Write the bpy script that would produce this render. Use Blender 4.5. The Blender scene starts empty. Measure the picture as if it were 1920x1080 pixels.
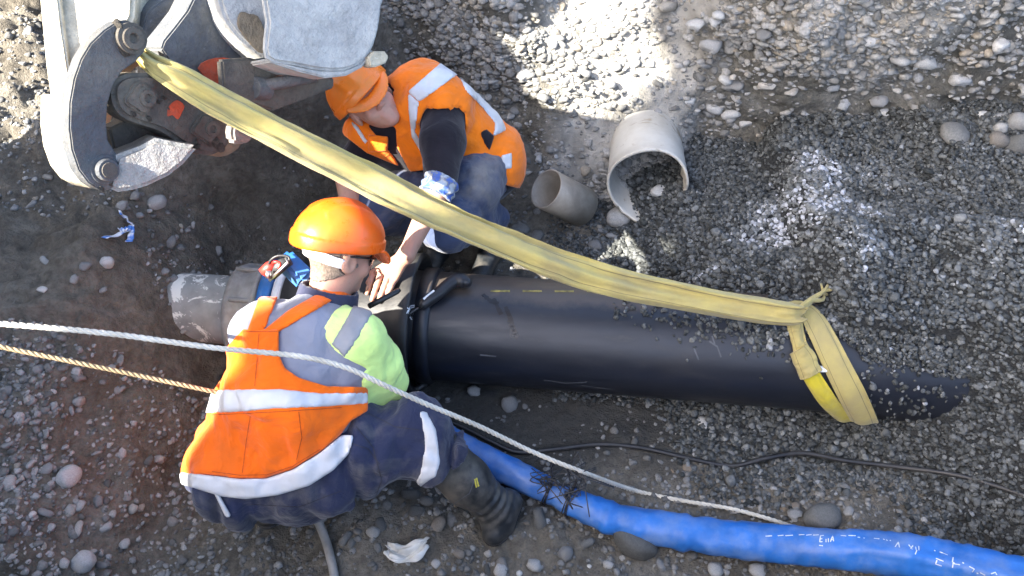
import bpy, bmesh, math, random
import numpy as np
from mathutils import Vector, Matrix
from mathutils.bvhtree import BVHTree

# ------------------------------------------------------------------ camera, sky, sun, exposure
SC = bpy.context.scene
COL = SC.collection
CAM_H, CAM_F, PITCH = 2.6, 1550.0, math.radians(50)
cd = bpy.data.cameras.new('camera'); cam = bpy.data.objects.new('camera', cd); COL.objects.link(cam)
cam.location = (0, 0, CAM_H); cam.rotation_euler = (math.radians(90) - PITCH, 0, 0)
cd.sensor_width = 36; cd.lens = 36 * CAM_F / 1920; cd.clip_start = .05; cd.clip_end = 500
SC.camera = cam
SUN_AZ = math.radians(-30)          # measured from -X towards +Y (negative: towards the camera)
SUN_EL = math.radians(38)
SUN = np.array([-math.cos(SUN_EL) * math.cos(SUN_AZ), math.cos(SUN_EL) * math.sin(SUN_AZ) * 1.0, math.sin(SUN_EL)])
W = bpy.data.worlds.new('World'); SC.world = W; W.use_nodes = True
nt = W.node_tree; sky = nt.nodes.new('ShaderNodeTexSky'); sky.sky_type = 'NISHITA'; sky.sun_disc = False
sky.sun_elevation = SUN_EL; sky.sun_rotation = math.atan2(SUN[0], SUN[1])
sky.air_density = .8; sky.dust_density = 3.0; sky.ozone_density = .7
nt.links.new(sky.outputs[0], nt.nodes['Background'].inputs[0]); nt.nodes['Background'].inputs[1].default_value = .132
sd = bpy.data.lights.new('sun', 'SUN'); sd.energy = 5.0; sd.angle = math.radians(.53); sd.color = (1, .93, .82)
sun = bpy.data.objects.new('sun', sd); COL.objects.link(sun)
sun.rotation_euler = Vector(-SUN).to_track_quat('-Z', 'Y').to_euler(); sun.location = (-6, 1, 8)
SC.view_settings.view_transform = 'Standard'; SC.view_settings.look = 'None'
SC.view_settings.gamma = 1; SC.view_settings.use_curve_mapping = False; SC.view_settings.exposure = 2.7

# ------------------------------------------------------------------ pixel <-> place helpers
RNG = np.random.default_rng(7); random.seed(7)
_F = np.array([0, math.cos(PITCH), -math.sin(PITCH)]); _U = np.array([0, math.sin(PITCH), math.cos(PITCH)]); _R = np.array([1., 0, 0])
_C = np.array([0, 0, CAM_H])
def ray(px, py): return _F + (px - 960) / CAM_F * _R + (540 - py) / CAM_F * _U
def P(px, py, z):
    v = ray(px, py); return _C + v * ((z - CAM_H) / v[2])
def PD(px, py, d): return _C + ray(px, py) * d
def project(p):
    q = np.asarray(p, float) - _C; d = q @ _F
    return 960 + CAM_F * (q @ _R) / d, 540 - CAM_F * (q @ _U) / d, d

# ------------------------------------------------------------------ numpy noise
def _hash(ix, iy, iz, seed):
    n = (ix.astype(np.int64) * 374761393 + iy.astype(np.int64) * 668265263 + iz.astype(np.int64) * 2147483647 + seed * 1274126177) & 0xffffffff
    n = ((n ^ (n >> 13)) * 1274126177) & 0xffffffff
    return ((n ^ (n >> 16)) & 0xffff) / 32767.5 - 1
def vnoise(x, y, z=0, seed=0):
    x = np.asarray(x, float); y = np.asarray(y, float) + 0 * x; z = np.asarray(z, float) + 0 * x
    x = x + 0 * y
    i, j, k = np.floor(x), np.floor(y), np.floor(z); u, v, w = x - i, y - j, z - k
    u, v, w = (t * t * t * (t * (t * 6 - 15) + 10) for t in (u, v, w))
    r = 0
    for a in (0, 1):
        for b in (0, 1):
            for c in (0, 1):
                r = r + _hash(i + a, j + b, k + c, seed) * (u if a else 1 - u) * (v if b else 1 - v) * (w if c else 1 - w)
    return r
def fbm(x, y, z=0, o=4, seed=0):
    r, a = 0, 1.
    for q in range(o):
        f = 2.03 ** q; r = r + a * vnoise(x * f, y * f, np.asarray(z) * f, seed + q * 17); a *= .5
    return r
def sst(a, b, x):
    t = np.clip((x - a) / (b - a), 0, 1); return t * t * (3 - 2 * t)

# ------------------------------------------------------------------ scene objects
def link(o, parent=None):
    COL.objects.link(o)
    if parent is not None: o.parent = parent
    return o
def tag(o, label=None, cat=None, group=None, kind=None):
    if label: o['label'] = label
    if cat: o['category'] = cat
    if group: o['group'] = group
    if kind: o['kind'] = kind
    return o
def thing(name, label, cat, loc=(0, 0, 0), group=None):
    o = bpy.data.objects.new(name, None); o.empty_display_size = .1; link(o); o.location = Vector(loc)
    return tag(o, label, cat, group)
def world_of(o):
    m = o.matrix_basis.copy()
    return m if o.parent is None else world_of(o.parent) @ o.matrix_parent_inverse @ m
def mesh(name, verts, faces, mat, parent=None, smooth=True, uv=None):
    me = bpy.data.meshes.new(name)
    me.from_pydata([tuple(map(float, v)) for v in verts], [], [tuple(map(int, f)) for f in faces])
    return mesh_link(name, me, mat, parent, smooth, uv)
def mesh_link(name, me, mat, parent=None, smooth=True, uv=None):
    if mat is not None: me.materials.append(mat)
    if smooth: me.polygons.foreach_set('use_smooth', np.ones(len(me.polygons), bool))
    if uv is not None:
        l = me.uv_layers.new(name='UVMap'); li = np.zeros(len(me.loops), np.int32); me.loops.foreach_get('vertex_index', li)
        l.data.foreach_set('uv', np.asarray(uv, np.float32)[li].ravel())
    me.update()
    o = bpy.data.objects.new(name, me); link(o, parent)
    if parent is not None: o.matrix_parent_inverse = world_of(parent).inverted()
    return o
def fast_mesh(name, v, f):
    """numpy verts + quads/tris array"""
    me = bpy.data.meshes.new(name); v = np.asarray(v, np.float32); f = np.asarray(f, np.int32); n = f.shape[1]
    me.vertices.add(len(v)); me.vertices.foreach_set('co', v.ravel())
    me.loops.add(f.size); me.loops.foreach_set('vertex_index', f.ravel())
    me.polygons.add(len(f)); me.polygons.foreach_set('loop_start', np.arange(0, f.size, n, dtype=np.int32))
    me.polygons.foreach_set('loop_total', np.full(len(f), n, np.int32)); me.update(calc_edges=True); me.validate()
    return me
def bm_obj(name, bm, mat, parent=None, smooth=False, auto=None):
    me = bpy.data.meshes.new(name); bm.normal_update(); bm.to_mesh(me); bm.free()
    o = mesh_link(name, me, mat, parent, smooth or auto is not None)
    if auto is not None:
        for e in me.edges: pass
        try: me.set_sharp_from_angle(angle=math.radians(auto))
        except Exception: pass
    return o

# ------------------------------------------------------------------ materials
class NB:
    """small node-graph builder"""
    def __init__(s, name):
        s.m = bpy.data.materials.new(name); s.m.use_nodes = True; s.t = s.m.node_tree; s.b = s.t.nodes['Principled BSDF']; s.cache = {}
    def n(s, ty, **kw):
        q = s.t.nodes.new(ty)
        for k, v in kw.items(): setattr(q, k, v)
        return q
    def l(s, a, b): s.t.links.new(a, b)
    def put(s, sock, v):
        if hasattr(v, 'links') or isinstance(v, bpy.types.NodeSocket): s.l(v, sock)
        else: sock.default_value = v
    def coord(s, w='Object'):
        if w not in s.cache: s.cache[w] = s.n('ShaderNodeTexCoord').outputs[w]
        return s.cache[w]
    def noise(s, scale, detail=4, rough=.55, vec=None, stretch=None, dist=0):
        v = vec or s.coord()
        if stretch:
            mp = s.n('ShaderNodeMapping'); s.l(v, mp.inputs[0]); mp.inputs['Scale'].default_value = stretch; v = mp.outputs[0]
        q = s.n('ShaderNodeTexNoise'); s.l(v, q.inputs['Vector']); q.inputs['Scale'].default_value = scale
        q.inputs['Detail'].default_value = detail; q.inputs['Roughness'].default_value = rough; q.inputs['Distortion'].default_value = dist
        return q.outputs['Fac']
    def voro(s, scale, feature='F1', vec=None):
        q = s.n('ShaderNodeTexVoronoi', feature=feature); s.l(vec or s.coord(), q.inputs['Vector']); q.inputs['Scale'].default_value = scale
        return q.outputs['Distance']
    def ramp(s, fac, stops):
        q = s.n('ShaderNodeValToRGB'); s.l(fac, q.inputs[0]); e = q.color_ramp.elements
        while len(e) < len(stops): e.new(.5)
        for x, (p, c) in zip(e, stops):
            x.position = p; x.color = (c, c, c, 1) if isinstance(c, (int, float)) else (*c, 1)
        return q.outputs['Color']
    def mix(s, fac, a, b, mode='MIX'):
        q = s.n('ShaderNodeMix', data_type='RGBA', blend_type=mode)
        s.put(q.inputs[0], fac)
        for sock, v in ((q.inputs[6], a), (q.inputs[7], b)):
            s.put(sock, (*v, 1) if isinstance(v, tuple) and len(v) == 3 else v)
        return q.outputs[2]
    def math(s, op, a, b=0.):
        q = s.n('ShaderNodeMath', operation=op); s.put(q.inputs[0], a); s.put(q.inputs[1], b); return q.outputs[0]
    def bump(s, h, strength=.5, dist=.01, normal=None):
        q = s.n('ShaderNodeBump'); s.l(h, q.inputs['Height']); q.inputs['Strength'].default_value = strength; q.inputs['Distance'].default_value = dist
        if normal: s.l(normal, q.inputs['Normal'])
        return q.outputs[0]
    def done(s, color, rough=.6, normal=None, metal=0., spec=None, **kw):
        s.put(s.b.inputs['Base Color'], (*color, 1) if isinstance(color, tuple) and len(color) == 3 else color)
        s.put(s.b.inputs['Roughness'], rough); s.put(s.b.inputs['Metallic'], metal)
        if normal: s.l(normal, s.b.inputs['Normal'])
        if spec is not None: s.b.inputs['Specular IOR Level'].default_value = spec
        for k, v in kw.items(): s.put(s.b.inputs[k.replace('_', ' ')], v)
        return s.m

def mat_earth(name, dark, mid, light):
    b = NB(name); n1 = b.noise(3.2, 6, .6); n2 = b.noise(38, 5, .65); n3 = b.noise(11, 4)
    c = b.ramp(n1, [(.32, dark), (.52, mid), (.72, light)])
    c = b.mix(b.ramp(n2, [(.38, 0.), (.66, .55)]), c, tuple(.45 * x for x in dark))
    c = b.mix(b.ramp(n3, [(.55, 0.), (.75, .35)]), c, tuple(min(1, 1.25 * x) for x in light))
    h = b.math('ADD', b.math('MULTIPLY', b.noise(70, 5, .7), .6), b.noise(22, 4)); h = b.math('ADD', h, b.math('MULTIPLY', b.noise(180, 3, .7), .25))
    return b.done(c, b.ramp(n3, [(.35, .62), (.6, .95)]), b.bump(h, 1.0, .03), spec=.25)
def mat_stone(name, lo, hi, warm, inst=False, rough=.75):
    b = NB(name)
    if inst:
        a = b.n('ShaderNodeAttribute', attribute_type='INSTANCER', attribute_name='tint'); r = a.outputs['Fac']
    else:
        r = b.n('ShaderNodeObjectInfo').outputs['Random']
    c = b.ramp(r, [(0, lo), (.5, tuple((x + y) / 2 for x, y in zip(lo, hi))), (.78, hi), (1., warm)])
    c = b.mix(b.ramp(b.noise(9 if not inst else 2, 5, .6, vec=b.coord('Object')), [(.35, .0), (.7, .45)]), c, tuple(.6 * x for x in lo))
    c = b.mix(b.ramp(b.noise(60, 3, .7), [(.58, 0.), (.7, .25)]), c, (.5, .49, .46))
    return b.done(c, rough, b.bump(b.noise(45, 5, .65), .35, .01), spec=.3)
def mat_simple(name, c, rough=.6, metal=0., var=.25, scale=14, bump=.2, bscale=60, dirt=None, dirt_amt=.6, dscale=6, spec=None, stretch=None, bdist=.004):
    b = NB(name)
    col = b.mix(b.ramp(b.noise(scale, 4), [(.3, 0.), (.7, 1.)]), tuple(x * (1 - var) for x in c), tuple(min(1, x * (1 + var)) for x in c))
    if dirt: col = b.mix(b.ramp(b.noise(dscale, 6, .65), [(.45, 0.), (.68, dirt_amt)]), col, dirt)
    return b.done(col, b.ramp(b.noise(dscale * 2, 4), [(.3, max(0, rough - .12)), (.7, min(1, rough + .12))]), b.bump(b.noise(bscale, 4, .6, stretch=stretch), bump, bdist), metal, spec)
def mat_fabric(name, c, dirt=None, dirt_amt=.5, var=.15, dscale=5, wr=.55, spec=.15, sheen=.2):
    b = NB(name)
    col = b.mix(b.ramp(b.noise(7, 4), [(.3, 0.), (.7, 1.)]), tuple(x * (1 - var) for x in c), tuple(min(1, x * (1 + var)) for x in c))
    if dirt: col = b.mix(b.ramp(b.noise(dscale, 6, .68, dist=.6), [(.48, 0.), (.7, dirt_amt)]), col, dirt)
    h = b.math('ADD', b.noise(13, 3, .5, dist=1.2), b.math('MULTIPLY', b.noise(320, 2), .05))
    return b.done(col, .9, b.bump(h, wr, .02), spec=spec, Sheen_Weight=sheen)

M = {}
M['earth'] = mat_earth('earth', (.115, .10, .078), (.185, .167, .135), (.26, .24, .20))
_b = NB('x'); bpy.data.materials.remove(_b.m)
def earth_tone_mix(m, c=(.035, .037, .037, 1)):      # under the gravel heap the ground is fine dark grit instead of earth
    t = m.node_tree; bs = t.nodes['Principled BSDF']; src = bs.inputs['Base Color'].links[0].from_socket
    at = t.nodes.new('ShaderNodeAttribute'); at.attribute_name = 'grit_sun_tone'; mx = t.nodes.new('ShaderNodeMix'); mx.data_type = 'RGBA'
    t.links.new(at.outputs['Fac'], mx.inputs[0]); t.links.new(src, mx.inputs[6]); mx.inputs[7].default_value = c; t.links.new(mx.outputs[2], bs.inputs['Base Color'])
earth_tone_mix(M['earth'])
M['wall_earth'] = mat_earth('wall_earth', (.095, .089, .073), (.155, .147, .125), (.25, .243, .22))
earth_tone_mix(M['wall_earth'], (.44, .42, .375, 1))    # pale silt tone laid on to whiten the sun patch on the ramp
M['stone'] = mat_stone('stone', (.15, .15, .145), (.36, .36, .345), (.31, .28, .23))
M['stone_pale'] = mat_stone('stone_pale', (.24, .24, .235), (.50, .50, .48), (.45, .42, .37))
M['stone_dark'] = mat_stone('stone_dark', (.06, .062, .06), (.17, .17, .16), (.2, .15, .1))
M['pebble'] = mat_stone('pebble', (.08, .079, .073), (.38, .375, .355), (.30, .26, .20), True)
M['gravel'] = mat_stone('gravel', (.016, .019, .018), (.22, .232, .23), (.56, .58, .62), True, .6)
M['black_pe'] = None
M['rubber'] = mat_simple('black_rubber', (.016, .016, .017), .5, dirt=(.09, .085, .075), dirt_amt=.35)
M['white_plastic'] = mat_simple('white_plastic', (.75, .76, .76), .4, var=.05)

# ------------------------------------------------------------------ the trench: floor, banks, far wall
PIPE_A = np.array([-.416, 1.87, .17]); PIPE_B = np.array([1.15, 1.70, .20]); PIPE_R = .2
PIPE_E = (PIPE_B - PIPE_A) / np.linalg.norm(PIPE_B - PIPE_A)
def pipe_axis(s):
    """point on the pipe's axis s metres from A; it sags a little where the gravel swallows it"""
    s = np.asarray(s, float)[..., None]
    return PIPE_A + PIPE_E * s + np.array([0, .0, -1.]) * .22 * np.clip(s - 1.45, 0, 9) ** 2

def gravel_z(x, y):
    z = -.22 + .36 * sst(.15, .85, x + .12 * vnoise(x * 3, y * 3, seed=4)) + .12 * sst(.8, 2.0, x)
    z = z + .05 * (y - 2.2) * sst(1.9, 2.2, y) + .14 * np.exp(-((x - 1.05) / .5) ** 2 - ((y - 2.25) / .33) ** 2)
    z = z - .34 * np.clip(1.95 - y, 0, 3) * (1 - .45 * sst(1.2, 1.7, x)) + .34 * sst(1.15, 1.62, x) * np.exp(-((y - 1.78) / .36) ** 2)
    back = .445 - 3.0 * np.clip(1.66 - y, 0, .14) - .8 * np.clip(1.52 - y, 0, 3) - .10 * np.clip(y - 2.0, 0, 1)       # heaped against the pipe from behind
    z = np.maximum(z, back - .45 * (1 - sst(.90, 1.16, x + .05 * vnoise(x * 9, y * 9, seed=14))))
    z = np.maximum(z, np.minimum(.06 + .95 * (x - 1.27), .46) - .55 * np.clip(1.60 - y, 0, 3) - 2 * np.clip(1.27 - x, 0, 1))   # and closing over it to the right
    z = z + .13 * np.exp(-((x - 1.02) / .22) ** 2 - ((y - 1.90) / .13) ** 2) + .08 * sst(.3, .8, x) * np.exp(-((y - 2.0) / .16) ** 2)
    return z + .018 * fbm(x * 5, y * 5, 3, 3, 8)
def bank_z(x, y):
    wob = .10 * fbm(x * 2.1, y * 2.1, 1, 3, 21)
    near = sst(1.7, 1.1, y)
    d1 = (-1.02 - .08 * near) - x + wob                                                  # left bank
    nx, ny = -.77, .64; d2 = (x + 1.02) * nx + (y - 2.2) * ny + wob   # back left corner
    d = np.maximum(d1, d2)
    slope = .95 - .45 * near
    plat = .56 + .05 * vnoise(x * 3, y * 3, seed=61)
    d = np.clip(d, 0, None)
    z = slope * d
    z = 1.25 * (1 - np.exp(-z / 1.25)) + .35 * sst(.2, .45, d) * sst(2.2, 2.6, y) * sst(-.3, -.7, x)
    z = z + .24 * np.exp(-((x + 1.42) / .17) ** 2 - ((y - 1.93) / .26) ** 2)
    pl = sst(1.75, 1.95, y) * sst(-1.3, -1.55, x); z = z * (1 - pl) + pl * (plat - np.log1p(np.exp(np.clip((plat - z) / .05, -30, 30))) * .05)
    return z
def floor_z(x, y):
    z = -.05 + .045 * fbm(x * 2.6, y * 2.6, 0, 4, 3) + .07 * sst(1.55, 1.0, y) + .12 * sst(2.0, 2.9, y)
    z = z + .10 * np.exp(-((x - .02) / .22) ** 2 - ((y - 2.95) / .22) ** 2)          # rubble heap under the far wall
    return z
def ground_z(x, y):
    x = np.asarray(x, float); y = np.asarray(y, float)
    z = np.maximum(floor_z(x, y), gravel_z(x, y))
    b = bank_z(x, y)
    z = z + b * sst(0, .12, b) + (b > 0) * .03 * fbm(x * 7, y * 7, 2, 4, 31) * sst(0, .2, b)
    z = z + .012 * fbm(x * 16, y * 16, 2, 3, 5) + .024 * sst(.0, .35, b) * np.abs(fbm(x * 15, y * 15, z * 14, 4, 6))
    # near bank below the camera, and the level ground around the trench
    nb = np.clip(.72 - y, 0, 1) * 1.5; z = z + np.minimum(nb, 1.15) * sst(.0, .25, nb)
    far = sst(3.25, 3.6, y); z = z * (1 - far) + far * 1.3
    lft = sst(-2.6, -3.6, x); z = z * (1 - lft) + lft * np.maximum(z, 1.35)
    sc_ = y - .577 * x                                                  # ridge added out of frame on the left, its crest shaped to block sun
    hp_ = (2.72 + .5 * sst(2.16, 2.06, sc_) + .13 * sst(2.5, 2.65, sc_) + .08 * fbm(x * 2, y * 2, 0, 3, 51)) * np.exp(-(np.abs(x + 3.3) / .75) ** 3) * sst(1.85, 2.15, sc_) * sst(3.12, 3.02, sc_)
    hp2 = (2.56 + .08 * fbm(x * 2, y * 2, 0, 3, 51)) * np.exp(-(np.abs(x + 3.3) / .75) ** 3) * sst(2.9, 3.02, sc_) * sst(3.5, 3.38, sc_)
    z = np.maximum(np.maximum(z, hp_), hp2)
    rgt = sst(3.2, 4.2, x); z = z * (1 - rgt) + rgt * 1.2
    return z
def wall_y(x, z):
    base = 2.98 - .19 * sst(.6, 1.2, x) - .03 * (x - 1.4) + .10 * sst(.1, -.5, x)
    ramp = sst(.02, .2, x) * sst(.86, .70, x)                       # spoil sloping down beside the broken pipe
    lean = .20 - .15 * sst(.8, 1.1, x) + .55 * ramp
    y = base + lean * (z - .2) - .16 * ramp
    y = y + .05 * fbm(x * 1.6, z * 2.2, 4, 3, 41) + .022 * fbm(x * 7, z * 11, 4, 4, 43)
    y = y + .07 * np.exp(-((z - .27) / .07) ** 2) * sst(.85, 1.1, x) * (.7 + .5 * vnoise(x * 5, z * 3, seed=8))      # undercut along the foot
    y = y - .05 * sst(.62, .75, z) * sst(.2, .9, x) * sst(2.1, 1.7, x) * (1 + vnoise(x * 6, z * 6, seed=3))
    return y

def graded(lo, hi, step, out, n):
    core = np.arange(lo, hi + step / 2, step); g = np.geomspace(step, out, n)
    return np.concatenate([lo - np.cumsum(g)[::-1], core, hi + np.cumsum(g)])
gx = graded(-2.3, 2.7, .0125, 14, 26); gy = graded(.7, 3.35, .0125, 14, 26)
GX, GY = np.meshgrid(gx, gy, indexing='ij'); GZ = ground_z(GX, GY)
nx_, ny_ = GX.shape
idx = np.arange(nx_ * ny_).reshape(nx_, ny_)
gf = np.stack([idx[:-1, :-1], idx[1:, :-1], idx[1:, 1:], idx[:-1, 1:]], -1).reshape(-1, 4)
ground = mesh_link('ground', fast_mesh('ground', np.stack([GX, GY, GZ], -1).reshape(-1, 3), gf), M['earth'])
at_ = ground.data.attributes.new('grit_sun_tone', 'FLOAT', 'POINT'); wet_ = .75 * sst(.0, .5, 1.0 - np.hypot((GX - .15) / 1.15, (GY - 1.62) / .55) + .3 * fbm(GX * 3, GY * 3, 0, 3, 71)) * (bank_z(GX, GY) < .03)   # churned wet mud in front of the pipe
at_.data.foreach_set('value', np.maximum(wet_.ravel(), sst(-.01, .03, gravel_z(GX, GY) - floor_z(GX, GY) + .02 * vnoise(GX * 30, GY * 30, seed=2)).astype(np.float32).ravel() * (bank_z(GX, GY).ravel() < .02)).astype(np.float32))
tag(ground, kind='structure')
wx = np.arange(-1.25, 3.6, .0125); wz = np.arange(-.1, 1.30, .0125)
WX, WZ = np.meshgrid(wx, wz, indexing='ij'); WY = wall_y(WX, WZ)
idx = np.arange(WX.size).reshape(WX.shape)
wf = np.stack([idx[:-1, :-1], idx[1:, :-1], idx[1:, 1:], idx[:-1, 1:]], -1).reshape(-1, 4)
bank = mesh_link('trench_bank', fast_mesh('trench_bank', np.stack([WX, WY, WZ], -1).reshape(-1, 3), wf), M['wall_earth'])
rp = sst(.06, .26, WX + .1 * fbm(WX * 6, WZ * 6, 0, 3, 15)) * sst(.9, .74, WX + .06 * fbm(WX * 9, WZ * 9, 0, 3, 16)) + .55 * sst(.5, .62, WZ + .12 * fbm(WX * 4, WZ * 4, 0, 3, 18)) * sst(1.0, 1.2, WX) * sst(1.85, 1.6, WX + .2 * fbm(WX * 5, WZ * 5, 1, 3, 19))  # first term paints the sun patch pale; second is pale compacted earth
at_ = bank.data.attributes.new('grit_sun_tone', 'FLOAT', 'POINT'); at_.data.foreach_set('value', np.clip(rp * (.75 + .4 * fbm(WX * 14, WZ * 14, 0, 3, 17)), 0, 1).astype(np.float32).ravel())
tag(bank, kind='structure')

# ------------------------------------------------------------------ stones
def stone_mesh(seed, sub=2, flat=.65, rough=.16, mat='stone'):
    bm = bmesh.new(); bmesh.ops.create_icosphere(bm, subdivisions=sub, radius=1)
    v = np.array([q.co[:] for q in bm.verts]); n = fbm(v[:, 0] * .9 + seed * 7.3, v[:, 1] * .9, v[:, 2] * .9 + seed * 3.1, 3, seed)
    r = 1 + rough * 1.8 * n
    rs = np.random.default_rng(seed); ax = np.array([1, .62 + .3 * rs.random(), flat * (.8 + .4 * rs.random())])
    v = np.sign(v) * np.abs(v) ** .9 * r[:, None] * ax
    for q, c in zip(bm.verts, v): q.co = c
    me = bpy.data.meshes.new('stone'); bm.to_mesh(me); bm.free()
    me.polygons.foreach_set('use_smooth', np.ones(len(me.polygons), bool)); me.materials.append(M[mat]); return me
ST = {k: [stone_mesh(i + 10 * j, 2, .5, .24, k) for i in range(7)] for j, k in enumerate(('stone', 'stone_pale', 'stone_dark'))}
def put_stone(me, loc, size, rot, parent, name='stone'):
    o = bpy.data.objects.new(name, me); link(o, parent); o.location = Vector(loc); o.scale = (size / 2,) * 3; o.rotation_euler = rot
    return o

# bigger stones standing in the far wall (bedded roughly level), as pieces of the bank
def wall_point(px, py):
    v = ray(px, py); z = .4
    for _ in range(30):
        d = (wall_y((_C + v)[0], z)) / v[1]; p = _C + v * d; d = wall_y(p[0], p[2]) / v[1]; z = (_C + v * d)[2]
    return _C + v * d
wall_n = 0
hero_wall = [(1335, 88, 34), (1630, 75, 40), (1735, 45, 34), (1800, 60, 30), (1805, 150, 42), (1880, 85, 36), (1535, 190, 36), (1560, 165, 26), (1340, 205, 30), (1440, 160, 34), (1480, 100, 30), (1580, 190, 34), (1690, 115, 30), (1740, 120, 34), (1800, 215, 40), (1510, 135, 26), (1400, 230, 28), (1650, 190, 26), (1360, 150, 26), (1710, 180, 28)]
for px, py, w in hero_wall:
    p = wall_point(px, py); s = w / CAM_F * project(p)[2]
    put_stone(random.choice(ST['stone_pale']), p + np.array([0, s * .08, 0]), s * 1.15, (random.uniform(-.3, .3), random.uniform(-.25, .25), random.uniform(-.5, .5)), bank); wall_n += 1
tries = 0
while wall_n < 300 and tries < 4000:
    tries += 1
    px, py = random.uniform(700, 1930), random.uniform(-30, 245)
    if px < 1190 and py > 205: continue
    if not (.05 < (py / 245) or random.random() < .8): continue
    p = wall_point(px, py)
    if p[2] > 1.2: continue
    w = min(34, 9 + random.expovariate(1 / 7.)) * (1.15 if px > 1250 else .9)
    s = w / CAM_F * project(p)[2]
    put_stone(random.choice(ST[random.choice(('stone', 'stone_pale', 'stone'))]), p + np.array([0, s * .10, 0]), s, (random.uniform(-.4, .4), random.uniform(-.35, .35), random.uniform(-.9, .9)), bank); wall_n += 1

# stones lying on the trench floor and the left bank, as pieces of the ground
def gz_at(x, y):
    i = min(max(int((x + 2.3) / .0125), 0), 399) + 26; j = min(max(int((y - .7) / .0125), 0), 211) + 26
    return float(GZ[i, j])
def ground_point(px, py):
    v = ray(px, py); d = 1.5
    for _ in range(300):
        p = _C + v * d; g = gz_at(p[0], p[1])
        if p[2] <= g: break
        d += max(.004, (p[2] - g) * .35)
    return _C + v * d
hero_ground = [(1160, 245, 26, 'stone_pale'), (1085, 200, 24, 'stone_pale'), (1130, 250, 24, 'stone_pale'), (1050, 250, 30, 'stone_pale'), (1105, 225, 26, 'stone_pale'), (1070, 230, 26, 'stone_pale'), (1020, 270, 22, 'stone'), (985, 250, 26, 'stone'), (1100, 185, 22, 'stone_pale'), (1040, 220, 22, 'stone_pale'), (960, 280, 20, 'stone_pale'), (1010, 300, 18, 'stone_pale'),
    (1135, 372, 20, 'stone_pale'), (1102, 328, 18, 'stone_pale'), (1130, 435, 24, 'stone'), (1150, 445, 22, 'stone'), (1178, 452, 22, 'stone_dark'), (975, 432, 34, 'stone_dark'), (1005, 445, 30, 'stone_dark'), (1195, 435, 22, 'stone_dark'),
    (70, 790, 22, 'stone'), (90, 880, 26, 'stone'), (60, 870, 20, 'stone'), (85, 962, 26, 'stone'), (150, 950, 24, 'stone'), (150, 990, 26, 'stone'), (60, 965, 18, 'stone_pale'), (130, 955, 20, 'stone'), (15, 835, 26, 'stone'), (200, 990, 24, 'stone_pale'), (250, 955, 20, 'stone'), (235, 1020, 22, 'stone'), (15, 735, 24, 'stone'), (40, 700, 18, 'stone_pale'), (230, 850, 22, 'stone'), (185, 940, 22, 'stone'), (95, 990, 22, 'stone'), (190, 1060, 24, 'stone'), (210, 690, 18, 'stone'), (140, 525, 20, 'stone'), (160, 500, 22, 'stone'), (85, 490, 22, 'stone'), (80, 545, 20, 'stone_pale'), (255, 370, 24, 'stone'), (195, 545, 18, 'stone'), (310, 510, 18, 'stone'),
    (1315, 795, 30, 'stone_pale'), (955, 760, 34, 'stone'), (890, 735, 26, 'stone'), (820, 985, 34, 'stone_dark'), (780, 960, 30, 'stone_dark'), (770, 930, 30, 'stone_dark'), (800, 940, 26, 'stone_dark'), (1490, 965, 30, 'stone'), (1590, 960, 24, 'stone'), (1100, 1020, 26, 'stone_dark'), (1060, 1040, 30, 'stone'), (1000, 1060, 30, 'stone'), (940, 1060, 26, 'stone_dark'), (1340, 1070, 30, 'stone'), (1420, 1072, 34, 'stone_pale'), (860, 1040, 26, 'stone_dark'), (700, 1000, 26, 'stone'), (650, 1010, 30, 'stone_dark'), (1240, 1062, 26, 'stone'), (1010, 975, 36, 'stone_dark'), (1140, 1060, 24, 'stone'), (1290, 880, 22, 'stone_dark'), (1370, 850, 18, 'stone')]
gn = 0
for px, py, w, k in hero_ground:
    p = ground_point(px, py); s = w / CAM_F * project(p)[2]
    put_stone(random.choice(ST[k]), p + np.array([0, 0, s * .12]), s, (random.uniform(-.4, .4), random.uniform(-.4, .4), random.uniform(0, 6.3)), ground); gn += 1
zones = [((0, 380, 420, 1080), .42, 'stone', 8), ((560, 930, 1500, 1080), .30, 'stone_dark', 10), ((1000, 820, 1500, 960), .10, 'stone_dark', 7), ((900, 170, 1200, 480), .18, 'stone', 8)]
while gn < 300:
    (x0, y0, x1, y1), pr, k, w0 = random.choices(zones, [z[1] for z in zones])[0]
    px, py = random.uniform(x0, x1), random.uniform(y0, y1)
    p = ground_point(px, py)
    if gravel_z(p[0], p[1]) > floor_z(p[0], p[1]) + .02: continue
    w = min(30, w0 + random.expovariate(1 / 6.)); s = w / CAM_F * project(p)[2]
    kk = k if random.random() < .75 else random.choice(('stone', 'stone_pale', 'stone_dark'))
    put_stone(random.choice(ST[kk]), p + np.array([0, 0, s * random.uniform(-.08, .12)]), s, (random.uniform(-.5, .5), random.uniform(-.5, .5), random.uniform(0, 6.3)), ground); gn += 1

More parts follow.
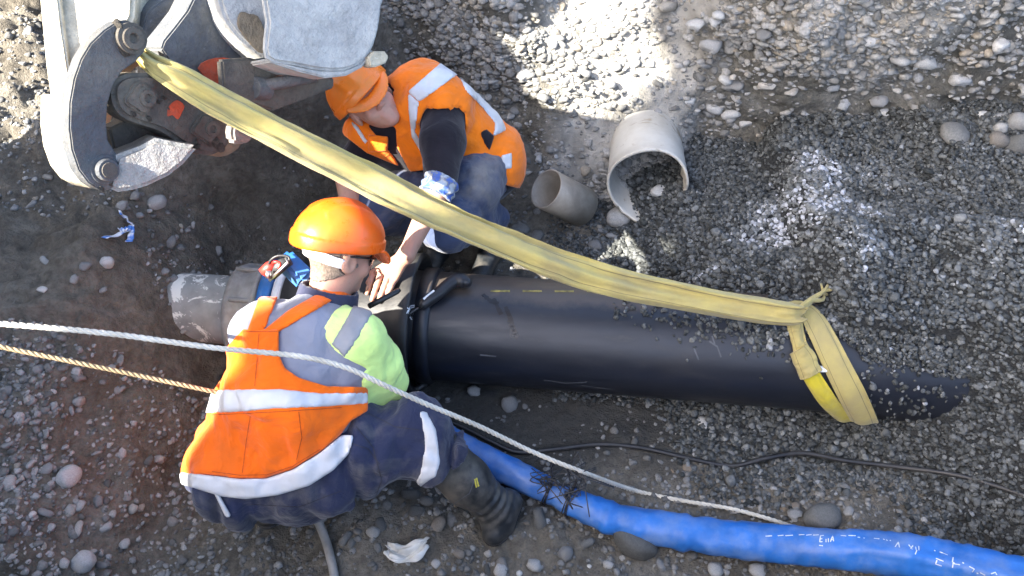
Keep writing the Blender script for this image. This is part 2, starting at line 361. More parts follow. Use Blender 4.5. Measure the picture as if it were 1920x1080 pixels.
# uncountable pebbles and gravel: points carrying size, turn and tint, with stones instanced on them
def scatter(name, pts, size, rot, tint, protos):
    me = bpy.data.meshes.new(name); n = len(pts)
    me.vertices.add(n); me.vertices.foreach_set('co', np.asarray(pts, np.float32).ravel())
    for an, ty, arr in (('psize', 'FLOAT_VECTOR', size), ('prot', 'FLOAT_VECTOR', rot), ('tint', 'FLOAT', tint)):
        a = me.attributes.new(an, ty, 'POINT'); a.data.foreach_set('vector' if ty != 'FLOAT' else 'value', np.asarray(arr, np.float32).ravel())
    pi = me.attributes.new('pick', 'INT', 'POINT'); pi.data.foreach_set('value', RNG.integers(0, len(protos), n).astype(np.int32))
    me.update()
    o = bpy.data.objects.new(name, me); link(o); tag(o, kind='stuff')
    g = bpy.data.node_groups.new(name + '_nodes', 'GeometryNodeTree')
    g.interface.new_socket('Geometry', in_out='INPUT', socket_type='NodeSocketGeometry'); g.interface.new_socket('Geometry', in_out='OUTPUT', socket_type='NodeSocketGeometry')
    N = g.nodes.new; gi = N('NodeGroupInput'); go = N('NodeGroupOutput'); iop = N('GeometryNodeInstanceOnPoints'); j = N('GeometryNodeGeometryToInstance')
    for pm in reversed(protos):
        po = bpy.data.objects.new('pebble_shape', pm); oi = N('GeometryNodeObjectInfo'); oi.inputs['Object'].default_value = po
        g.links.new(oi.outputs['Geometry'], j.inputs[0])
    def attr(nm, ty):
        q = N('GeometryNodeInputNamedAttribute'); q.data_type = ty; q.inputs['Name'].default_value = nm; return q.outputs['Attribute']
    g.links.new(gi.outputs[0], iop.inputs['Points']); g.links.new(j.outputs[0], iop.inputs['Instance']); iop.inputs['Pick Instance'].default_value = True
    g.links.new(attr('pick', 'INT'), iop.inputs['Instance Index']); g.links.new(attr('psize', 'FLOAT_VECTOR'), iop.inputs['Scale']); g.links.new(attr('prot', 'FLOAT_VECTOR'), iop.inputs['Rotation'])
    g.links.new(iop.outputs[0], go.inputs[0])
    md = o.modifiers.new('scatter', 'NODES'); md.node_group = g
    return o
GR = [stone_mesh(60 + i, 2, .6, .2, 'gravel') for i in range(5)]
PB = [stone_mesh(80 + i, 2, .55, .27, 'pebble') for i in range(6)]

# pea gravel heap
n = 92000
x = RNG.uniform(.15, 2.75, n); y = RNG.uniform(.75, 3.0, n)
gz, fz = gravel_z(x, y), floor_z(x, y); edge = gz - fz
keep = (edge > -.02 - .10 * RNG.random(n) ** 2) & (y < wall_y(x, gz) + .02)
x, y, edge = x[keep], y[keep], edge[keep]
z = ground_z(x, y)
ax = pipe_axis((x - PIPE_A[0]) / PIPE_E[0]); inside = (np.hypot(y - ax[:, 1], z - ax[:, 2]) < PIPE_R - .002)
x, y, z = x[~inside], y[~inside], z[~inside]; n = len(x)
s = .0072 * np.exp(RNG.normal(0, .3, n)); s[RNG.random(n) < .01] *= 1.6
dusty = np.zeros(len(x))
for px, py, rw, am in ((1570, 320, .16, 1), (1540, 370, .2, 1), (1480, 420, .2, 1), (1400, 460, .17, .9), (1330, 505, .15, .8), (1260, 535, .12, .6), (1610, 440, .17, .6), (1500, 500, .15, .55), (1820, 520, .22, .5), (1890, 440, .2, .4)):
    c_ = ground_point(px, py); dusty = np.maximum(dusty, am * np.exp(-((x - c_[0]) ** 2 + (y - c_[1]) ** 2) / rw ** 2))
dusty = sst(.25, .95, dusty + .35 * fbm(x * 6, y * 6, 0, 3, 9) * (dusty > .05)) * .5
tint = np.clip(RNG.beta(1.4, 2.2, n) * .85 + dusty * RNG.uniform(.6, 1.15, n), 0, 1)
gravel = scatter('gravel', np.stack([x, y, z + s * RNG.uniform(-.5, 1.0, n)], -1), np.repeat(s[:, None], 3, 1), RNG.uniform(-.8, .8, (n, 3)) + np.stack([0 * x, 0 * x, RNG.uniform(0, 6.3, n)], -1), tint, GR)

# pebbles over the earth floor, the banks and the far wall
n = 40000
x = np.where(np.arange(n) < 26000, RNG.uniform(-2.25, 1.9, n), RNG.uniform(-2.2, -.6, n)); y = np.where(np.arange(n) < 26000, RNG.uniform(.7, 3.2, n), RNG.uniform(.8, 2.1, n))
z = ground_z(x, y); dens = .35 + .65 * sst(-.25, .35, fbm(x * 1.8, y * 1.8, 0, 3, 77)) - .15 * sst(.0, -.5, x) * sst(1.9, 2.3, y) * sst(-1.6, -1.1, x)
dens = dens * np.where((x < -1.0), .85, 1) * np.where((np.abs(y - 1.6) < .25) & (x > -.5) & (x < .9), .25, 1)
keep = (gravel_z(x, y) < floor_z(x, y) + .01) & (RNG.random(n) < dens)
x, y, z = x[keep], y[keep], z[keep]; n1 = len(x)
s = .0065 * np.exp(RNG.normal(0, .42, n1)); s = np.minimum(s, .02)
pts = [np.stack([x, y, z + s * .05], -1)]; ss = [s]; rots = [RNG.uniform(-.6, .6, (n1, 3)) + np.stack([0 * x, 0 * x, RNG.uniform(0, 6.3, n1)], -1)]; tt = [np.clip(RNG.beta(1.6, 2.2, n1) * np.where(x < -.9, 1.05, .75), 0, 1)]
n = 34000
x = RNG.uniform(-1.0, 2.9, n); z = RNG.uniform(.02, 1.1, n)
dens = .25 + .75 * sst(-.2, .3, fbm(x * 1.6, z * 4, 5, 3, 91)); dens = np.where(x > 1.0, dens * np.where(z < .5, .3, .55), dens) + .3 * sst(.55, .75, z)
keep = RNG.random(n) < dens; x, z = x[keep], z[keep]; y = wall_y(x, z); n2 = len(x)
s = .0076 * np.exp(RNG.normal(0, .58, n2)); s = np.minimum(s, .024)
pts.append(np.stack([x, y + s * .1, z], -1)); ss.append(s); rots.append(RNG.uniform(-.5, .5, (n2, 3))); tt.append(np.clip(RNG.beta(2, 1.8, n2) + .15 * sst(.45, .7, z), 0, 1))
s = np.concatenate(ss)
pebbles = scatter('pebbles', np.concatenate(pts), np.repeat(s[:, None], 3, 1), np.concatenate(rots), np.concatenate(tt), PB)

# ------------------------------------------------------------------ builders for swept shapes
def catmull(pts, n):
    p = np.asarray(pts, float); p = np.vstack([2 * p[0] - p[1], p, 2 * p[-1] - p[-2]])
    m = len(p) - 3; t = np.linspace(0, m, n); i = np.minimum(t.astype(int), m - 1); u = (t - i)[:, None]
    a, b, c, d = p[i], p[i + 1], p[i + 2], p[i + 3]
    return .5 * (2 * b + (c - a) * u + (2 * a - 5 * b + 4 * c - d) * u * u + (3 * b - a - 3 * c + d) * u ** 3)
def frames(path, up=None):
    t = np.gradient(path, axis=0); t /= np.linalg.norm(t, axis=1)[:, None]
    n = np.zeros_like(path); v = np.array([0, 0, 1.]) if up is None else np.asarray(up, float) if np.ndim(up) == 1 else np.asarray(up, float)[0]
    if abs(t[0] @ v) > .95: v = np.array([0, 1., 0])
    for i in range(len(path)):
        if up is not None and np.ndim(up) == 2: v = up[i]
        v = v - t[i] * (v @ t[i]); v = v / np.linalg.norm(v); n[i] = v
    return t, n, np.cross(t, n)
def sweep(path, prof, up=None, caps=True, closed=True):
    """prof: (m,2) or (n,m,2) cross-section in (binormal, normal); returns verts, quads/ngons, uv"""
    path = np.asarray(path, float); n = len(path); t, N, B = frames(path, up)
    pr = np.asarray(prof, float); pr = np.broadcast_to(pr, (n,) + pr.shape) if pr.ndim == 2 else pr
    m = pr.shape[1]
    v = path[:, None] + pr[..., :1] * B[:, None] + pr[..., 1:] * N[:, None]
    L = np.concatenate([[0], np.cumsum(np.linalg.norm(np.diff(path, axis=0), axis=1))])
    uv = np.stack(np.broadcast_arrays(L[:, None], np.linspace(0, 1, m)[None]), -1).reshape(-1, 2)
    f = []
    for i in range(n - 1):
        for j in range(m if closed else m - 1):
            k = (j + 1) % m; f.append((i * m + j, i * m + k, (i + 1) * m + k, (i + 1) * m + j))
    if caps and closed: f.append(tuple(range(m))[::-1]); f.append(tuple((n - 1) * m + j for j in range(m)))
    return v.reshape(-1, 3), f, uv
def circle(m, r=1.): a = np.linspace(0, 2 * np.pi, m, endpoint=False); return np.stack([r * np.cos(a), r * np.sin(a)], -1)
def tube(name, path, r, mat, parent=None, m=12, up=None, caps=True):
    path = np.asarray(path, float); r = np.broadcast_to(np.asarray(r, float), (len(path),))
    v, f, uv = sweep(path, circle(m)[None] * r[:, None, None], up, caps)
    return mesh(name, v, f, mat, parent, True, uv)
def lathe(axis0, axis1, prof, m=64, a0=0, a1=2 * np.pi, ref=(0, 0, 1)):
    """prof: list of (s, r) along the axis from axis0; closed profile ring if first == last"""
    e = (np.asarray(axis1) - axis0); e = e / np.linalg.norm(e); u = np.asarray(ref, float); u = u - e * (u @ e); u /= np.linalg.norm(u); w = np.cross(e, u)
    full = abs(a1 - a0 - 2 * np.pi) < 1e-6; ang = np.linspace(a0, a1, m, endpoint=not full); k = len(prof); v = []
    for a in ang:
        for s, r in prof: v.append(axis0 + e * s + (u * math.cos(a) + w * math.sin(a)) * r)
    f = []
    for i in range(m if full else m - 1):
        for j in range(k - 1):
            i2 = (i + 1) % m; f.append((i * k + j, i * k + j + 1, i2 * k + j + 1, i2 * k + j))
    return np.array(v), f
def bvh_of(*objs):
    V, Fc = [], []
    for o in objs:
        b = len(V); V += [v.co[:] for v in o.data.vertices]; Fc += [tuple(b + i for i in p.vertices) for p in o.data.polygons]
    return BVHTree.FromPolygons(V, Fc)
def cast(bvh, px, py):
    v = Vector(ray(px, py)).normalized(); h = bvh.ray_cast(Vector(_C), v); return h[0], (None if h[1] is None else h[1] if h[1].dot(v) < 0 else -h[1])
def strokes(name, bvh, lines, width, mat, parent, lift=.0012):
    """thin painted strokes laid on a surface; lines are polylines of pixels"""
    for ln in lines:
        q = []; V, Fc = [], []
        for (a, b), (c, d) in zip(ln[:-1], ln[1:]):
            k = max(2, int(math.hypot(c - a, d - b) / 2)); q += [(a + (c - a) * i / k, b + (d - b) * i / k) for i in range(k)]
        q.append(ln[-1]); hp = [cast(bvh, *w) for w in q]; hp = [h for h in hp if h[0] is not None]
        for i, (h, nn) in enumerate(hp):
            a = hp[max(i - 1, 0)][0]; b = hp[min(i + 1, len(hp) - 1)][0]; t = (b - a)
            if t.length < 1e-7: continue
            s = t.normalized().cross(nn) * width * .5 * random.uniform(.7, 1.1); V += [h + nn * lift + s, h + nn * lift - s]
            if len(V) > 2: k = len(V); Fc.append((k - 4, k - 3, k - 1, k - 2))
        if Fc: r = mesh(name, V, Fc, mat, parent, False)
    return r

# ------------------------------------------------------------------ materials of the pipes and ropes
def mat_pe():
    b = NB('black_polyethylene'); n = b.noise(4, 5, .6, stretch=(1, 3, 3)); sc = b.noise(16, 5, .7, stretch=(.4, 2, 2))
    c = b.mix(b.ramp(n, [(.4, 0.), (.7, .5)]), (.008, .010, .016), (.015, .018, .026))
    c = b.mix(b.ramp(sc, [(.6, 0.), (.8, .3)]), c, (.10, .095, .085))
    c = b.mix(b.ramp(b.noise(2.2, 6, .6, stretch=(1, 2, 2)), [(.55, 0.), (.75, .35)]), c, (.075, .062, .045))
    ge = b.n('ShaderNodeNewGeometry'); sx = b.n('ShaderNodeSeparateXYZ'); b.l(ge.outputs['Normal'], sx.inputs[0])
    du = b.math('ADD', b.math('ADD', b.math('MULTIPLY', sx.outputs['Y'], .6), b.math('MULTIPLY', sx.outputs['Z'], .8)), b.math('MULTIPLY', b.noise(7, 5, .7), .35))
    c = b.mix(b.ramp(du, [(.86, 0.), (1.0, .75)]), c, (.085, .066, .05))      # dust and mud film settled on the far shoulder
    return b.done(c, b.ramp(sc, [(.3, .33), (.75, .58)]), b.bump(b.noise(30, 5), .06, .01), spec=.6)
M['pe'] = mat_pe()
def mat_peel():
    b = NB('old_pipe_cement'); a = b.noise(9, 6, .7, dist=1.5)
    c = b.mix(b.ramp(b.noise(14, 5), [(.3, 0.), (.7, 1.)]), (.20, .20, .185), (.32, .32, .295))
    c = b.mix(b.ramp(a, [(.53, 0.), (.57, 1.)]), c, (.66, .65, .58))
    return b.done(c, .85, b.bump(a, .3, .01), spec=.2)
M['cement'] = mat_peel()
def mat_pvc():
    b = NB('weathered_pvc'); c = b.mix(b.ramp(b.noise(5, 6, .65), [(.4, 0.), (.7, 1.)]), (.55, .53, .47), (.40, .37, .31))
    c = b.mix(b.ramp(b.noise(9, 6, .7, dist=.8), [(.6, 0.), (.68, .8)]), c, (.24, .18, .11))
    return b.done(c, .5, b.bump(b.noise(30, 5), .15, .008), spec=.4)
M['pvc'] = mat_pvc()
M['pvc_tan'] = mat_simple('tan_pvc', (.34, .30, .24), .5, dirt=(.16, .13, .10), dirt_amt=.7, dscale=5, bump=.1)
M['blue'] = mat_simple('blue_plastic', (.03, .16, .45), .4, dirt=(.25, .25, .24), dirt_amt=.3)
M['blue_hose'] = mat_simple('blue_hose', (.02, .13, .43), .42, var=.18, dirt=(.20, .27, .40), dirt_amt=.5, dscale=9, bump=.22, bscale=9, bdist=.01)
M['white_print'] = mat_simple('white_print', (.55, .6, .66), .7, var=.1)
M['chalk'] = mat_simple('chalk', (.75, .75, .75), .9, var=.1)
M['black_plastic'] = mat_simple('black_plastic', (.02, .02, .022), .38, dirt=(.08, .08, .075), dirt_amt=.3)
M['steel'] = mat_simple('bare_steel', (.5, .5, .5), .35, metal=1, var=.1)
M['red_plastic'] = mat_simple('red_plastic', (.5, .03, .02), .4)
M['rope'] = mat_simple('pale_rope', (.56, .53, .45), .95, var=.2, bump=.6, bscale=200, dirt=(.34, .30, .23), dirt_amt=.5)
M['rope_tan'] = mat_simple('tan_rope', (.36, .26, .14), .95, var=.2, bump=.6, bscale=200, dirt=(.22, .17, .1), dirt_amt=.6)
def mat_sling():
    b = NB('yellow_sling'); uv = b.coord('UV'); sp = b.n('ShaderNodeSeparateXYZ'); b.l(uv, sp.inputs[0])
    n = b.noise(6, 6, .65); c = b.mix(b.ramp(n, [(.35, 0.), (.65, 1.)]), (.42, .345, .115), (.315, .262, .115))
    c = b.mix(b.ramp(b.noise(3.1, 5, .6), [(.56, 0.), (.68, .65)]), c, (.22, .17, .08))
    wob = b.math('ADD', sp.outputs['Y'], b.math('MULTIPLY', b.noise(5, 2), .05)); ln = None
    for y0 in (.155, .335):
        q = b.math('LESS_THAN', b.math('ABSOLUTE', b.math('SUBTRACT', wob, y0 + .025)), .0055); ln = q if ln is None else b.math('MAXIMUM', ln, q)
    c = b.mix(b.math('MULTIPLY', ln, .6), c, (.07, .06, .04))
    w = b.noise(500, 1, vec=uv, stretch=(1, .05, 1))
    h = b.math('ADD', b.math('MULTIPLY', w, .12), b.noise(14, 5, .6))
    return b.done(c, .85, b.bump(h, .5, .01), spec=.2, Sheen_Weight=.2)
M['sling'] = mat_sling()
M['sling_new'] = mat_fabric('bright_yellow_webbing', (.50, .41, .03), (.3, .26, .1), .5, wr=.3)

# ------------------------------------------------------------------ black pipe being joined
ss_ = np.concatenate([np.linspace(0, 1.4, 30), np.linspace(1.45, 2.6, 30)])
pth = pipe_axis(ss_)
o = thing('black_pipe', 'large black plastic water pipe half buried in grey gravel', 'pipe', PIPE_A + PIPE_E - np.array([0, 0, .2]))
v, f, uv = sweep(pth, circle(96, PIPE_R), None, True); pipe_o = mesh('pipe_wall', v, f, M['pe'], o, True, uv)
BV_PIPE = bvh_of(pipe_o)
# faint yellow-brown printed line along the crown
ln = [(920 + i * 12, 546 + .004 * i * 12) for i in range(44)]
M['faint'] = mat_simple('faint_yellow_print', (.26, .22, .06), .6, var=.5, scale=60)
strokes('printed_line', BV_PIPE, [ln[i:i + 4] for i in range(0, 40, 5)], .010, M['faint'], o)
# wet mud smears
M['smear'] = mat_simple('mud_smear', (.012, .009, .008), .3)
M['graze'] = mat_simple('pale_scrape', (.075, .08, .09), .6)
strokes('mud_smear', BV_PIPE, [[(905, 552), (920, 565), (935, 570)], [(948, 575), (958, 600), (966, 628)], [(955, 600), (962, 634)], [(925, 560), (940, 590)], [(960, 610), (970, 630), (966, 636)]], .016, M['smear'], o)
strokes('scrape_mark', BV_PIPE, [[(1020, 712), (1060, 718), (1100, 716)], [(1090, 722), (1150, 730)], [(1330, 640), (1345, 650), (1352, 670)], [(1300, 650), (1310, 675)], [(1160, 745), (1250, 748)], [(900, 665), (930, 668)], [(1335, 630), (1340, 645)]], .006, M['graze'], o)

def on_axis(px, py, r, off=0.):
    """point where the view ray meets a cylinder of radius r round the pipe's axis"""
    v = ray(px, py); best = None
    ds = np.linspace(2.2, 3.4, 2400); p = _C + v * ds[:, None]; q = p - PIPE_A; s = q @ PIPE_E
    rad = np.linalg.norm(p - pipe_axis(s), axis=1); k = np.argmax(rad < r)
    if rad[k] >= r: k = np.argmin(rad)
    return p[k], s[k]

# ------------------------------------------------------------------ coupling over the joint
o = thing('pipe_coupling', 'wide black pipe coupling with raised rim at end of the black pipe', 'coupling', PIPE_A + PIPE_E * -.1 - np.array([0, 0, .24]))
prof = [(-.39, .15), (-.39, .205), (-.30, .222), (-.22, .226), (-.215, .236), (-.02, .236), (.0, .245), (.045, .262), (.075, .266), (.082, .262), (.084, .25), (.06, .222), (.05, .2)]
v, f = lathe(PIPE_A, PIPE_B, prof, 128); cp = mesh('coupling_body', v, f, M['rubber'], o)
prof = [(.09, .201), (.092, .214), (.13, .215), (.14, .211), (.145, .201)]
v, f = lathe(PIPE_A, PIPE_B, prof, 128); mesh('pipe_collar', v, f, M['pe'], o)
BV_CP = bvh_of(cp, pipe_o)
# lug below the rim
tube('lug', [P(770, 735, .02), P(785, 728, .02), P(800, 715, .03)], .014, M['black_plastic'], o)

# black lever handle with white sticker lying on the pipe
o = thing('lever_tool', 'black lever handle with white sticker lying on top of pipe', 'tool', on_axis(830, 545, .2)[0])
def along(pxs, r): return np.array([on_axis(a, b, r)[0] for a, b in pxs])
hp = catmull(along([(786, 576), (800, 566), (822, 550), (842, 533), (856, 526), (872, 528), (882, 533)], .232), 40)
hr = np.interp(np.linspace(0, 1, 40), [0, .08, .2, .5, .68, .8, .95, 1], [.012, .019, .021, .022, .027, .027, .017, .008])
tube('grip', hp, hr, M['black_plastic'], o, 14)
tube('shank', catmull(along([(762, 592), (774, 584), (788, 575)], .222), 8), .007, M['black_plastic'], o, 8)
n0 = np.array(ray(810, 555)); n0 /= np.linalg.norm(n0)
a, b = PD(797, 568, 0), 0
pa, pb = on_axis(796, 563, .232)[0] - n0 * .021, on_axis(816, 547, .232)[0] - n0 * .023
t = (pb - pa) / np.linalg.norm(pb - pa); wv = np.cross(t, n0); wv /= np.linalg.norm(wv)
mesh('sticker', [pa + wv * .009 - n0 * 0, pa - wv * .009, pb - wv * .009, pb + wv * .009, pa + wv * .009 + n0 * .002, pa - wv * .009 + n0 * .002, pb - wv * .009 + n0 * .002, pb + wv * .009 + n0 * .002], [(0, 1, 2, 3), (7, 6, 5, 4), (0, 4, 5, 1), (1, 5, 6, 2), (2, 6, 7, 3), (3, 7, 4, 0)], M['white_plastic'], o, False)
chalk = thing('chalk_mark', 'white chalk arrow scribbled on the pipe beside the coupling rim', 'mark', on_axis(770, 583, .2)[0])
strokes('stroke', BV_CP, [[(762, 588), (770, 574), (785, 572)], [(763, 577), (771, 583), (769, 592)], [(770, 578), (784, 574)], [(774, 583), (777, 590)], [(767, 575), (765, 588)], [(769, 594), (772, 600)]], .005, M['chalk'], chalk, .002)

# ------------------------------------------------------------------ old pipe stub with clamp ring and blue strap wrench
OA = PIPE_A - PIPE_E * .30
o = thing('old_pipe', 'old grey cement pipe with peeling white coat sticking out of the bank', 'pipe', OA - PIPE_E * .4 - np.array([0, 0, .19]))
mesh('pipe_wall', *lathe(OA - PIPE_E * .85, PIPE_B, [(0, .128), (.55, .13), (.85, .13)], 96), M['cement'], o)
M['clamp'] = mat_simple('muddy_clamp_rubber', (.27, .265, .25), .8, dirt=(.14, .12, .095), dirt_amt=.8, bump=.5, bscale=40, bdist=.01)
o = thing('clamp_ring', 'muddy grey clamp ring bolted round the old pipe', 'clamp', OA - PIPE_E * .2 - np.array([0, 0, .24]))
mesh('band', *lathe(OA - PIPE_E * .31, PIPE_B, [(0, .125), (0, .172), (.02, .180), (.045, .174), (.05, .170), (.10, .185), (.11, .198), (.125, .198), (.13, .13)], 96), M['clamp'], o)
for an in (25, -20, 70, -65):
    a = math.radians(an); c = OA - PIPE_E * .285 + .182 * (np.array([0, 0, 1]) * math.cos(a) + np.array([0, -1, 0]) * math.sin(a))
    tube('bolt', [c - PIPE_E * .01, c + PIPE_E * .12], .008, M['steel'] if an == 0 else M['clamp'], o, 8)
o = thing('strap_wrench', 'blue ratchet strap looped round the clamp ring behind the crouching worker', 'strap', OA - PIPE_E * .05 - np.array([0, 0, .25]))
mesh('strap', *lathe(OA - PIPE_E * .175, PIPE_B, [(0, .18), (0, .208), (.04, .208), (.04, .18)], 96), M['blue'], o)
M['white_hose'] = mat_simple('white_band', (.68, .70, .72), .4)
mesh('white_band', *lathe(OA - PIPE_E * .125, PIPE_B, [(0, .18), (0, .203), (.03, .203), (.03, .18)], 96), M['white_hose'], o)
q0 = PD(545, 497, 2.62); q1 = PD(498, 512, 2.64)
bm = bmesh.new(); bmesh.ops.create_cube(bm, size=1)
for vv in bm.verts: vv.co = Vector((vv.co.x * .11, vv.co.y * .06, vv.co.z * .07))
bmesh.ops.bevel(bm, geom=bm.edges[:], offset=.012, segments=2, affect='EDGES')
bmesh.ops.rotate(bm, verts=bm.verts, cent=(0, 0, 0), matrix=Matrix.Rotation(-.6, 3, 'Z') @ Matrix.Rotation(.5, 3, 'Y')); bmesh.ops.translate(bm, verts=bm.verts, vec=Vector(PD(552, 505, 2.66)))
bm_obj('ratchet_body', bm, M['blue'], o, auto=40)
tube('red_handle', [PD(492, 512, 2.6), PD(506, 500, 2.6), PD(514, 494, 2.6)], [.016, .018, .014], M['red_plastic'], o, 10)
tube('red_loop', catmull([PD(507, 497, 2.6), PD(515, 491, 2.58), PD(525, 494, 2.58), PD(522, 503, 2.58)], 14), .0045, M['red_plastic'], o, 8)
tube('black_grip', [PD(508, 515, 2.62), PD(528, 496, 2.6), PD(542, 486, 2.6)], [.02, .022, .02], M['black_plastic'], o, 12)
tube('lever', [PD(505, 526, 2.58), PD(540, 492, 2.56), PD(536, 484, 2.57)], .005, M['steel'], o, 8)
tube('buckle_pin', [PD(503, 507, 2.57), PD(503, 522, 2.57)], .009, M['steel'], o, 10)
tube('cable_loop', catmull([PD(503, 508, 2.6), PD(506, 490, 2.58), PD(520, 480, 2.57), PD(540, 481, 2.57), PD(543, 492, 2.57)], 24), .004, M['black_plastic'], o, 6)

# ------------------------------------------------------------------ broken white pipe and short cut pipe in the far bank
A1 = P(1214, 345, .22); A0 = A1 - .55 * np.array([-.10, -.97, .14]); 
e = (A1 - A0) / np.linalg.norm(A1 - A0); L = float(np.linalg.norm(A1 - A0)); R0 = .155
u = np.array([0, 0, 1.]) - e * e[2]; u /= np.linalg.norm(u); w = np.cross(e, u)
th = np.linspace(0, 2 * np.pi, 97)[:-1]; ns = 40; V = []; Fc = []
def endlen(a):   # ragged, broken lower-right lip (a = 0 is the crown, seen from its open end)
    return L + .008 * np.sin(3 * a) + .05 * math.exp(-((a - 2.95) / .35) ** 2) - .015 * abs(math.sin(a * 7 + 1)) * (2.4 < a < 4.8)
for lay, rr in ((0, R0), (1, R0 - .010)):
    for i in range(ns):
        for a in th:
            s = endlen(a) * i / (ns - 1); flare = 1 + .10 * (i / (ns - 1)) ** 2
            V.append(A0 + e * s + (u * math.cos(a) + w * math.sin(a)) * rr * flare)
na = len(th)
def gap(a):   # missing lower-right piece of wall: the underside opens to the right
    return 3.2 < a < 4.45
for lay in (0, 1):
    for i in range(ns - 1):
        for j in range(na):
            a = th[j]; k = (j + 1) % na
            if gap(a) and i > 12: continue
            q = [lay * ns * na + i * na + j, lay * ns * na + i * na + k, lay * ns * na + (i + 1) * na + k, lay * ns * na + (i + 1) * na + j]
            Fc.append(q if lay == 0 else q[::-1])
for j in range(na):
    a = th[j]; k = (j + 1) % na
    if not gap(a):
        i = ns - 1; Fc.append([i * na + j, i * na + k, ns * na + i * na + k, ns * na + i * na + j])
    if gap(a) != gap(th[k]):
        jj = k
        for i in range(12, ns - 1): Fc.append([i * na + jj, (i + 1) * na + jj, ns * na + (i + 1) * na + jj, ns * na + i * na + jj])
o = mesh('broken_pipe', V, Fc, M['pvc'], None)
tag(o, 'broken cream plastic pipe with open jagged end sticking out of far bank', 'pipe')
B0 = P(1092, 388, .08); B1 = P(1024, 354, .24); Lb = float(np.linalg.norm(B1 - B0))
o = mesh('cut_pipe', *lathe(B0, B1, [(0, .078), (0, .086), (Lb, .086), (Lb + .002, .084), (Lb + .002, .080), (Lb, .078), (0, .078)], 64, ref=(0, 1, 0)), M['pvc_tan'], None)
tag(o, 'short tan offcut of plastic pipe lying tilted behind the yellow sling', 'pipe')

# ------------------------------------------------------------------ yellow sling from the excavator to the pipe
o = thing('lifting_sling', 'dirty yellow lifting sling stretched from excavator to black pipe', 'sling', P(1500, 600, .40))
spx = [(262, 100, 2.28, 30), (290, 122, 2.26, 40), (340, 150, 2.26, 56), (400, 186, 2.27, 64), (470, 224, 2.29, 64), (560, 272, 2.33, 66), (660, 322, 2.38, 72), (760, 374, 2.43, 72), (850, 417, 2.48, 62), (930, 450, 2.52, 58), (1010, 483, 2.56, 60), (1090, 511, 2.60, 60), (1180, 536, 2.64, 56), (1270, 554, 2.67, 52), (1350, 570, 2.69, 50), (1430, 583, 2.70, 50), (1485, 590, 2.70, 44), (1502, 590, 2.72, 30)]
cp_ = catmull([PD(a, b, d) for a, b, d, _ in spx], 150); wd = np.interp(np.linspace(0, 1, 150), np.linspace(0, 1, len(spx)), [q[3] * q[2] / CAM_F for q in spx])
m = 40; ang = np.linspace(0, 2 * np.pi, m, endpoint=False); S = np.linspace(0, 1, 150)[:, None]
prof = np.zeros((150, m, 2)); cw = np.cos(ang)[None]; sw = np.sin(ang)[None]
prof[..., 0] = wd[:, None] * .5 * np.sign(cw) * np.abs(cw) ** .8
fold = .010 * np.sin(cw * 5.5 + 2.5 * np.sin(S * 5) + 1.0) + .007 * np.sin(cw * 10 + 7 * S + 2) + .007 * vnoise(cw * 2.5 + 0 * S, S * 26, seed=6) + .004 * vnoise(cw * 5 + 0 * S, S * 60, seed=8)
prof[..., 1] = np.sign(sw) * np.abs(sw) ** .7 * .017 + fold
cen = (cp_ - _C); tw = 0.35 * np.sin(np.linspace(0, 1, 150) * 6 + 2.2)
tt_, _, _ = frames(cp_); upv = -cen / np.linalg.norm(cen, axis=1)[:, None]
sidev = np.cross(tt_, upv); upv = upv * np.cos(tw)[:, None] + sidev * np.sin(tw)[:, None] + np.array([0, 0, .35])
v, f, uv = sweep(cp_, prof, upv); mesh('strap', v, f, M['sling'], o, True, uv)
def band(name, pxs, lift, wpx, mat, thick=.009, under=True, n=60):
    pts = [on_axis(a, b, PIPE_R + lift)[0] for a, b in pxs]; sa = on_axis(*pxs[-1], PIPE_R + lift)
    c = pipe_axis(sa[1]); rv = sa[0] - c; base = math.atan2(rv[2], -rv[1])
    if under:
        for k in range(1, 10):
            a = base - k * .33; pts.append(pipe_axis(sa[1] + .012 * k) + (PIPE_R + lift) * np.array([0, -math.cos(a), math.sin(a)]))
    p = catmull(pts, n); t, _, _ = frames(p); s = (p - PIPE_A) @ PIPE_E; upv = p - pipe_axis(s)
    wm = np.interp(np.linspace(0, 1, n), np.linspace(0, 1, len(wpx)), wpx) * 2.75 / CAM_F
    cw, sw = np.cos(ang)[None], np.sin(ang)[None]; pr = np.zeros((n, m, 2))
    pr[..., 0] = wm[:, None] * .5 * np.sign(cw) * np.abs(cw) ** .7
    pr[..., 1] = np.sign(sw) * np.abs(sw) ** .5 * thick * .5 + .003 * vnoise(cw * 3 + 0 * wm[:, None], np.linspace(0, 14, n)[:, None], seed=len(pxs)) + .004 * np.sin(cw * 3.5 + 1)
    v, f, uv = sweep(p, pr, upv); return mesh(name, v, f, mat, o, True, uv)
band('choker_band', [(1478, 580), (1500, 576), (1522, 592), (1545, 634), (1572, 690), (1598, 742), (1618, 785)], .02, [30, 46, 50, 50, 50, 48, 46], M['sling'])
band('return_band', [(1490, 606), (1498, 640), (1508, 668)], .016, [30, 26, 34], M['sling'], .016, False)
band('gathered_sleeve', [(1497, 655), (1508, 672), (1514, 688), (1521, 702)], .024, [34, 44, 40, 44], M['sling'], .034, False, 24)
band('yellow_tail', [(1517, 696), (1532, 722), (1555, 756), (1584, 788)], .014, [32, 36, 42, 40], M['sling_new'], .010)
tp = [PD(1490, 588, 2.71), PD(1515, 570, 2.75), PD(1535, 556, 2.80), PD(1553, 547, 2.84)]
for k in range(7):
    jj = [q + np.array([random.uniform(-.012, .012), random.uniform(-.012, .012), random.uniform(-.006, .012)]) * (i * .9) for i, q in enumerate(tp)]
    tube('frayed_end', catmull(jj, 12), np.linspace(.011, .004, 12), M['sling'], o, 6)
